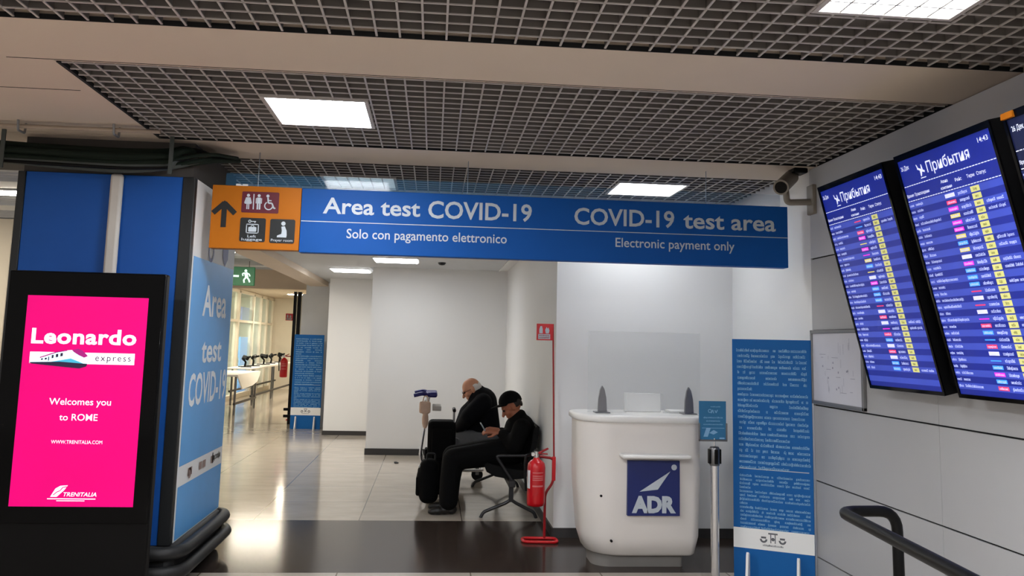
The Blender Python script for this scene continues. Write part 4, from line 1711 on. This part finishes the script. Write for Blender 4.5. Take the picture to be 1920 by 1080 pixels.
def rotm(fx, fz):
    """head axes: forward direction f in the XZ plane (facing -X), left handed helper"""
    f_ = Vector((fx, 0, fz)).normalized()
    s_ = Vector((0, 1, 0))
    u_ = s_.cross(f_) * -1
    if u_.z < 0:
        u_ = -u_
    return Matrix((f_, s_, u_)).transposed()     # columns: forward, side, up


def head(mb, c, Rm, s=1.0):
    """skull, jaw, nose, ears, brow; c = centre of the skull"""
    P = lambda f, si, u: Vector(c) + Rm @ Vector((f * s, si * s, u * s))
    mb.ball(P(-0.008, 0, 0.022), (0.098 * s, 0.076 * s, 0.093 * s), 20, 14, Rm)
    mb.ball(P(0.022, 0, -0.04), (0.068 * s, 0.060 * s, 0.082 * s), 18, 12, Rm)
    mb.ball(P(0.066, 0, -0.092), (0.022 * s, 0.028 * s, 0.022 * s), 12, 8, Rm)
    capsule(mb, P(0.088, 0, 0.002), 0.009 * s, P(0.110, 0, -0.038), 0.015 * s, 10)
    for k in (-1, 1):
        mb.ball(P(0.080, 0.032 * k, 0.018), (0.016 * s, 0.024 * s, 0.010 * s), 10, 8, Rm)
        mb.ball(P(0.058, 0.045 * k, -0.03), (0.026 * s, 0.022 * s, 0.024 * s), 10, 8, Rm)
        mb.ball(P(-0.010, 0.078 * k, -0.008), (0.022 * s, 0.014 * s, 0.036 * s), 10, 8, Rm)
        mb.ball(P(-0.022, 0.086 * k, 0.004), (0.012 * s, 0.012 * s, 0.030 * s), 10, 8, Rm)
    capsule(mb, P(0.082, -0.018, -0.064), 0.010 * s, P(0.082, 0.018, -0.064), 0.010 * s, 10)
    return P


def hand(mb, wrist, d, side, up, s=1.0, curl=0.5):
    """palm, four bent fingers of unequal length and a thumb off the palm's side"""
    W_ = Vector(wrist)
    d = Vector(d).normalized()
    side = Vector(side)
    side = (side - d * side.dot(d)).normalized()
    up = Vector(up)
    up = (up - d * up.dot(d) - side * up.dot(side)).normalized()
    P = lambda a, b, c: W_ + d * (a * s) + side * (b * s) + up * (c * s)
    for b in (-0.026, -0.009, 0.009, 0.026):
        capsule(mb, P(0.0, b * 0.7, 0), 0.016 * s, P(0.085, b, 0), 0.0125 * s, 10)
    for b, L in ((-0.029, 0.068), (-0.010, 0.080), (0.010, 0.075), (0.028, 0.058)):
        a0 = P(0.088, b, 0)
        a1 = a0 + (d * math.cos(curl * 0.6) - up * math.sin(curl * 0.6)) * (L * 0.5 * s)
        a2 = a1 + (d * math.cos(curl * 1.5) - up * math.sin(curl * 1.5)) * (L * 0.3 * s)
        a3 = a2 + (d * math.cos(curl * 2.2) - up * math.sin(curl * 2.2)) * (L * 0.25 * s)
        capsule(mb, a0, 0.0092 * s, a1, 0.0085 * s, 10)
        capsule(mb, a1, 0.0085 * s, a2, 0.008 * s, 10)
        capsule(mb, a2, 0.008 * s, a3, 0.007 * s, 10)
    t0 = P(0.022, -0.026, -0.004)
    t1 = P(0.058, -0.056, -0.016)
    t2 = P(0.088, -0.056, -0.026)
    capsule(mb, t0, 0.014 * s, t1, 0.0105 * s, 10)
    capsule(mb, t1, 0.0105 * s, t2, 0.0085 * s, 10)


def shoe(mb, heel, toe, w=0.043):
    h, t_ = Vector(heel), Vector(toe)
    d = (t_ - h).normalized()
    for k, (q, r, z) in enumerate(((0.0, 0.036, 0.045), (0.35, 0.040, 0.045), (0.7, 0.044, 0.036), (0.98, 0.036, 0.030))):
        p = h + (t_ - h) * q
        mb.ball((p.x, p.y, z), (r * 1.6 if k != 3 else r * 1.3, r, z * 0.95), 14, 10)
    mb.ball((h.x, h.y, 0.085), (0.045, 0.04, 0.05), 14, 10)
    return mb


# ---- person with the cap, phone in hand, nearest seat, facing the left of the photo
P2 = (0.80, 8.10, 0.0)
t = thing('person', 'person in black cap and hoodie looking at a phone on the near bench seat', 'person', P2, group='people seated on the bench')
Y = 8.10
hc = (0.752, Y, 0.965)
Rh = rotm(-0.80, -0.50)
bd = MB()
Ph = head(bd, hc, Rh)
chain(bd, [((0.775, Y, 0.92), 0.058), ((0.83, Y, 0.82), 0.066)])
chain(bd, [((0.84, Y, 0.72), 0.11), ((0.81, Y, 0.62), 0.11), ((0.77, Y, 0.58), 0.10)])
for k in (-1, 1):
    chain(bd, [((0.86, Y + 0.16 * k, 0.79), 0.045), ((0.78, Y + 0.21 * k, 0.60), 0.038), ((0.645, Y + 0.075 * k, 0.728), 0.027)])
    chain(bd, [((0.76, Y + 0.09 * k, 0.565), 0.07), ((0.22, Y + 0.10 * k, 0.50), 0.052), ((0.22, Y + 0.10 * k, 0.12), 0.038)])
hand(bd, (0.632, Y - 0.07, 0.735), (-0.95, 0.15, 0.10), (0.1, 0.9, 0.75), (0.1, -0.75, 0.9), 0.98, 0.55)
hand(bd, (0.632, Y + 0.07, 0.735), (-0.95, -0.15, 0.10), (0.1, -0.9, 0.75), (0.1, 0.75, 0.9), 0.98, 0.55)
fuse(bd, 0.0055, 2, 'body', M_skin2, t)
a = MB()
for k in (-1, 1):
    a.ball(Ph(0.084, 0.031 * k, 0.002), 0.0105, 10, 8)
a.build('eyes', M_signblk, t)
hh = MB()
for k in (-1, 1):
    hh.ball(Ph(-0.05, 0.062 * k, 0.012), (0.05, 0.02, 0.04), 14, 10, Rh)
hh.ball(Ph(-0.088, 0, 0.0), (0.022, 0.062, 0.05), 14, 10, Rh)
fuse(hh, 0.007, 2, 'hair', mat('dark brown hair', (34, 26, 22), 0.7), t, 'short dark hair under the cap')
hd = MB()
chain(hd, [((0.835, Y, 0.76), 0.145), ((0.82, Y, 0.64), 0.16), ((0.79, Y, 0.575), 0.145)])
hd.ball((0.815, Y, 0.875), (0.082, 0.088, 0.055), rot=Rh)
hd.ball((0.845, Y, 0.82), (0.10, 0.15, 0.06))
hd.ball((0.80, Y, 0.845), (0.085, 0.085, 0.04), rot=Rh)
for k in (-1, 1):
    chain(hd, [((0.84, Y + 0.165 * k, 0.785), 0.085), ((0.765, Y + 0.215 * k, 0.62), 0.074), ((0.672, Y + 0.085 * k, 0.715), 0.050)])
hd.ball((0.885, Y, 0.80), (0.075, 0.13, 0.085))
fuse(hd, 0.012, 4, 'hoodie', M_hood, t)
tr = MB()
chain(tr, [((0.77, Y - 0.07, 0.575), 0.125), ((0.77, Y + 0.07, 0.575), 0.125)])
for k in (-1, 1):
    chain(tr, [((0.76, Y + 0.085 * k, 0.565), 0.115), ((0.50, Y + 0.10 * k, 0.53), 0.112), ((0.225, Y + 0.105 * k, 0.49), 0.100)])
    chain(tr, [((0.225, Y + 0.105 * k, 0.49), 0.100), ((0.20, Y + 0.11 * k, 0.30), 0.092), ((0.19, Y + 0.11 * k, 0.125), 0.088)])
fuse(tr, 0.012, 4, 'trousers', M_trous, t)
for k in (-1, 1):
    a = MB()
    shoe(a, (0.215, Y + 0.10 * k, 0), (0.045, Y + 0.12 * k, 0))
    fuse(a, 0.008, 3, 'shoe', M_shoe, t)
a = MB()
b = bmesh.new()
bmesh.ops.create_uvsphere(b, u_segments=24, v_segments=14, radius=1.0)
bmesh.ops.bisect_plane(b, geom=list(b.verts) + list(b.edges) + list(b.faces), plane_co=(0, 0, -0.05), plane_no=(0, 0, 1), clear_inner=True)
Rc = rotm(-0.93, -0.25)
for v in b.verts:
    v.co = Vector(hc) + Rh @ Vector((-0.012, 0, 0.040)) + Rc @ Vector((v.co.x * 0.112, v.co.y * 0.092, v.co.z * 0.105))
a.bm(b, True)
cp = a.build('cap', M_hood, t)
a = MB()
co = Vector(hc) + Rh @ Vector((-0.012, 0, 0.040))
vs, fs = [], []
n = 14
for k in range(n + 1):
    an = R(-72 + 144 * k / n)
    for q, (ra, dz) in enumerate(((0.095, 0.002), (0.19 - 0.03 * abs(math.sin(an)), -0.012))):
        for zz in (0.0, -0.006):
            vs.append(co + Rc @ Vector((ra * math.cos(an), 0.092 * math.sin(an) * (1 if q == 0 else 1.05), dz + zz)))
for k in range(n):
    i, j = 4 * k, 4 * (k + 1)
    fs += [[i, i + 2, j + 2, j], [i + 1, j + 1, j + 3, i + 3], [i + 2, i + 3, j + 3, j + 2]]
a.add(vs, fs, True)
a.build('brim', M_hood, cp)
# phone held in the hands
a = MB()
a.box((0.482, Y - 0.078, 0.735), (0.494, Y + 0.078, 0.812), 0.005, Euler((0, -0.55, 0)).to_matrix())
ph = a.build('smartphone', mat('pale phone case', (150, 160, 164), 0.3))
tag(ph, 'phone held sideways in the hands of the person in the cap', 'phone')
a = MB()
a.box((0.4945, Y - 0.073, 0.740), (0.4955, Y + 0.073, 0.808), 0, Euler((0, -0.55, 0)).to_matrix())
a.build('screen', mat('dim phone screen', (70, 80, 90), 0.1, emit=0.25), ph)

# ---- older person in the dark coat, farther seat
Y = 9.22
t = thing('person', 'bald older person in dark coat and grey trousers, hunched over behind the luggage', 'person', (0.66, Y, 0.0), group='people seated on the bench')
hc = (0.425, Y - 0.01, 1.055)
Rh = rotm(-0.82, -0.42)
bd = MB()
Ph = head(bd, hc, Rh)
chain(bd, [((0.46, Y, 1.03), 0.058), ((0.55, Y, 0.93), 0.066)])
chain(bd, [((0.56, Y, 0.84), 0.115), ((0.56, Y, 0.68), 0.115), ((0.59, Y, 0.58), 0.11)])
for k in (-1, 1):
    chain(bd, [((0.57, Y + 0.17 * k, 0.92), 0.047), ((0.40, Y + 0.22 * k, 0.74), 0.04), ((0.28, Y + 0.07 * k, 0.64), 0.028)])
    chain(bd, [((0.62, Y + 0.09 * k, 0.565), 0.07), ((0.20, Y + 0.10 * k, 0.50), 0.052), ((0.22, Y + 0.10 * k, 0.12), 0.038)])
hand(bd, (0.27, Y - 0.06, 0.635), (-0.75, 0.45, -0.25), (0.4, 0.8, 0.2), (0.1, -0.2, 0.9), 0.98, 0.6)
hand(bd, (0.27, Y + 0.06, 0.635), (-0.75, -0.45, -0.25), (0.4, -0.8, 0.2), (0.1, 0.2, 0.9), 0.98, 0.6)
fuse(bd, 0.0055, 2, 'body', M_skin, t)
a = MB()
for k in (-1, 1):
    a.ball(Ph(0.084, 0.031 * k, 0.002), 0.0105, 10, 8)
a.build('eyes', M_signblk, t)
a = MB()
for k in (-1, 1):
    r_ = 0.021
    pts = [Ph(0.100, 0.033 * k + r_ * math.cos(2 * PI * q / 16), 0.0 + r_ * math.sin(2 * PI * q / 16)) for q in range(16)]
    a.tube(pts, 0.0022, 6, closed=True)
    a.tube([Ph(0.098, 0.054 * k, 0.004), Ph(0.0, 0.082 * k, 0.008)], 0.0022, 6)
a.tube([Ph(0.102, -0.012, 0.004), Ph(0.106, 0, 0.006), Ph(0.102, 0.012, 0.004)], 0.0022, 6)
a.build('spectacles', M_signblk, t)
hh = MB()
for k in (-1, 1):
    hh.ball(Ph(-0.045, 0.066 * k, 0.0), (0.05, 0.018, 0.045), 14, 10, Rh)
hh.ball(Ph(-0.092, 0, -0.005), (0.022, 0.066, 0.05), 14, 10, Rh)
fuse(hh, 0.007, 2, 'hair', M_hair, t, 'short white hair around a bald crown')
ct = MB()
chain(ct, [((0.545, Y, 0.92), 0.16), ((0.55, Y, 0.78), 0.175), ((0.56, Y, 0.64), 0.185), ((0.58, Y, 0.60), 0.17)])
ct.ball((0.535, Y, 0.985), (0.12, 0.18, 0.095))
ct.ball((0.475, Y, 1.0), (0.10, 0.10, 0.062), rot=Rh)
ct.ball((0.505, Y, 1.045), (0.065, 0.085, 0.055), rot=Rh)
for k in (-1, 1):
    chain(ct, [((0.54, Y + 0.18 * k, 0.925), 0.10), ((0.40, Y + 0.22 * k, 0.79), 0.092), ((0.325, Y + 0.10 * k, 0.68), 0.062), ((0.30, Y + 0.08 * k, 0.655), 0.05)])
fuse(ct, 0.012, 4, 'coat', M_coat, t)
tr = MB()
for k in (-1, 1):
    chain(tr, [((0.66, Y + 0.085 * k, 0.565), 0.115), ((0.45, Y + 0.10 * k, 0.54), 0.110), ((0.20, Y + 0.11 * k, 0.50), 0.092)])
    chain(tr, [((0.20, Y + 0.11 * k, 0.50), 0.080), ((0.21, Y + 0.10 * k, 0.10), 0.066)])
fuse(tr, 0.012, 4, 'trousers', M_greytr, t)
for k in (-1, 1):
    a = MB()
    shoe(a, (0.22, Y + 0.10 * k, 0), (0.05, Y + 0.12 * k, 0))
    fuse(a, 0.008, 3, 'shoe', M_shoe, t)

# ------------------------------------------------------------------ luggage
t = thing('suitcase', 'tall black suitcase with raised pull handle standing beside the seated people', 'suitcase', (0.12, 8.68, 0))
a = MB()
a.box((-0.02, 8.56, 0.07), (0.255, 8.84, 0.775), 0.045, seg=4)
bd = a.build('body', M_case, t)
a = MB()
a.box((-0.045, 8.60, 0.14), (-0.015, 8.80, 0.50), 0.02, seg=3)
a.box((0.02, 8.535, 0.42), (0.215, 8.565, 0.70), 0.014, seg=3)
a.build('front_pocket', M_case, bd)
for xx, yy in ((0.02, 8.60), (0.215, 8.60), (0.02, 8.80), (0.215, 8.80)):
    a = MB()
    a.cyl((xx, yy - 0.014, 0.034), (xx, yy + 0.014, 0.034), 0.034)
    a.box((xx - 0.018, yy - 0.02, 0.045), (xx + 0.018, yy + 0.02, 0.09), 0.006)
    a.build('wheel', M_rubber, t)
a = MB()
for yy in (8.60, 8.80):
    a.cyl((0.235, yy, 0.70), (0.235, yy, 0.875), 0.008)
a.build('handle_rods', M_steel, t)
a = MB()
a.box((0.218, 8.585, 0.86), (0.252, 8.815, 0.895), 0.012)
a.build('pull_handle', M_black, t)
a = MB()
a.tube([(0.255, 8.62, 0.52), (0.285, 8.62, 0.53), (0.285, 8.62, 0.60), (0.255, 8.62, 0.61)], 0.009, fillet=0.02)
a.build('side_handle', M_steel, t)

t = thing('rucksack', 'bulging black rucksack leaning in front of the suitcase by the feet', 'rucksack', (-0.0, 8.38, 0))
a = MB()
a.box((-0.085, 8.28, 0.03), (0.10, 8.50, 0.44), 0.075, seg=5)
a.ball((-0.03, 8.39, 0.23), (0.085, 0.10, 0.19))
fuse(a, 0.012, 4, 'body', M_case, t)
a = MB()
a.box((-0.115, 8.33, 0.10), (-0.07, 8.45, 0.28), 0.03, seg=3)
a.build('pocket', M_case, t)
a = MB()
a.tube([(-0.02, 8.38, 0.43), (-0.02, 8.38, 0.49), (0.06, 8.38, 0.49), (0.06, 8.38, 0.43)], 0.009, fillet=0.03)
a.build('carry_loop', M_rubber, t)
a = MB()
a.ball((-0.083, 8.33, 0.375), 0.012, 10, 8)
a.build('buckle', M_chrome, t)

t = thing('luggage_trolley', 'airport luggage trolley with dark blue push handle behind the suitcase', 'luggage trolley', (-0.08, 9.95, 0))
T0 = 9.95
a = MB()
for yy in (-0.24, 0.24):
    a.tube([(0.60, T0 + yy * 0.6, 0.13), (-0.05, T0 + yy, 0.13), (-0.10, T0 + yy, 0.30), (-0.02, T0 + yy, 0.95)], 0.016, fillet=0.05)
a.tube([(0.60, T0 - 0.144, 0.13), (0.60, T0 + 0.144, 0.13)], 0.016)
a.tube([(0.2, T0 - 0.2, 0.13), (0.2, T0 + 0.2, 0.13)], 0.014)
a.tube([(-0.06, T0 - 0.24, 0.68), (-0.06, T0 + 0.24, 0.68)], 0.012)
a.build('tube_frame', M_chrome, t)
a = MB()
a.tube([(-0.02, T0 - 0.24, 0.95), (-0.09, T0 - 0.27, 0.975), (-0.19, T0 - 0.27, 0.95)], 0.022, fillet=0.03)
a.tube([(-0.02, T0 + 0.24, 0.95), (-0.09, T0 + 0.27, 0.975), (-0.19, T0 + 0.27, 0.95)], 0.022, fillet=0.03)
a.box((-0.06, T0 - 0.26, 0.93), (0.07, T0 + 0.26, 0.985), 0.02)
a.build('push_handle', M_trolley, t)
a = MB()
a.box((-0.075, T0 - 0.22, 0.70), (-0.05, T0 + 0.22, 0.90), 0.006)
a.box((0.02, T0 - 0.2, 0.78), (0.12, T0 + 0.2, 0.83), 0.006)
a.build('advert_plate', mat('pale trolley plate', (200, 200, 196), 0.4), t)
for xx, yy in ((-0.06, -0.24), (-0.06, 0.24), (0.55, 0.0)):
    a = MB()
    a.cyl((xx, T0 + yy - 0.02, 0.065), (xx, T0 + yy + 0.02, 0.065), 0.065)
    a.build('wheel', M_rubber, t)
    a = MB()
    a.box((xx - 0.02, T0 + yy - 0.03, 0.06), (xx + 0.02, T0 + yy + 0.03, 0.145), 0.006)
    a.build('fork', M_steel, t)
a = MB()
a.box((-0.115, T0 - 0.29, 0.72), (0.0, T0 - 0.255, 0.90), 0.015, seg=3)
a.ball((-0.055, T0 - 0.275, 0.70), (0.04, 0.025, 0.10))
g = MB()
g.box((-0.125, T0 - 0.33, 0.76), (0.0, T0 - 0.28, 0.89), 0.02, seg=3)
g.ball((-0.055, T0 - 0.305, 0.69), (0.038, 0.026, 0.10))
fb = thing('carrier_bag', 'small beige plastic bag hanging from the trolley handle', 'bag', (-0.06, T0 - 0.3, 0.60))
fuse(g, 0.008, 2, 'bag_body', M_beigebag, fb)
g = MB()
g.tube([(-0.09, T0 - 0.30, 0.88), (-0.075, T0 - 0.275, 0.945), (-0.04, T0 - 0.28, 0.95), (-0.03, T0 - 0.30, 0.88)], 0.006, fillet=0.02)
g.build('bag_handle', M_beigebag, fb)
# black strapped bag lying low on the trolley
a = MB()
a.box((-0.02, T0 - 0.36, 0.15), (0.42, T0 + 0.15, 0.52), 0.09, seg=4)
tag(a.build('travel_bag', M_case), 'black travel bag lying on the luggage trolley', 'bag')

# dark scrap on the floor
a = MB()
rr = random.Random(5)
for k in range(5):
    a.ball((-0.43 + rr.uniform(-0.035, 0.035), 11.27 + rr.uniform(-0.05, 0.05), 0.008), (rr.uniform(0.012, 0.03), rr.uniform(0.01, 0.025), 0.008), 8, 6, Euler((0, 0, rr.uniform(0, 3))).to_matrix())
tag(a.build('paper_scrap', M_signblk), 'small dark scrap lying alone on the beige alcove floor', 'litter')

# ------------------------------------------------------------------ handrail in the foreground
t = thing('handrail', 'black tubular handrail with a looped end in front of the clad wall', 'handrail', (1.7, 3.15, 0))
a = MB()
a.tube([(1.30, 0.9, 0.955), (1.452, 2.3, 0.955), (1.545, 3.19, 0.952), (1.775, 3.20, 0.952), (1.775, 3.19, 0.0)], 0.0205, 16, fillet=0.075)
a.build('rail', M_black, t)
a = MB()
a.cyl((1.775, 3.19, 0.0), (1.775, 3.19, 0.012), 0.06)
a.build('floor_flange', M_black, t)
a = MB()
a.cyl((1.322, 1.1, 0.0), (1.322, 1.1, 0.94), 0.02)
a.cyl((1.322, 1.1, 0.0), (1.322, 1.1, 0.012), 0.06)
a.build('post', M_black, t)
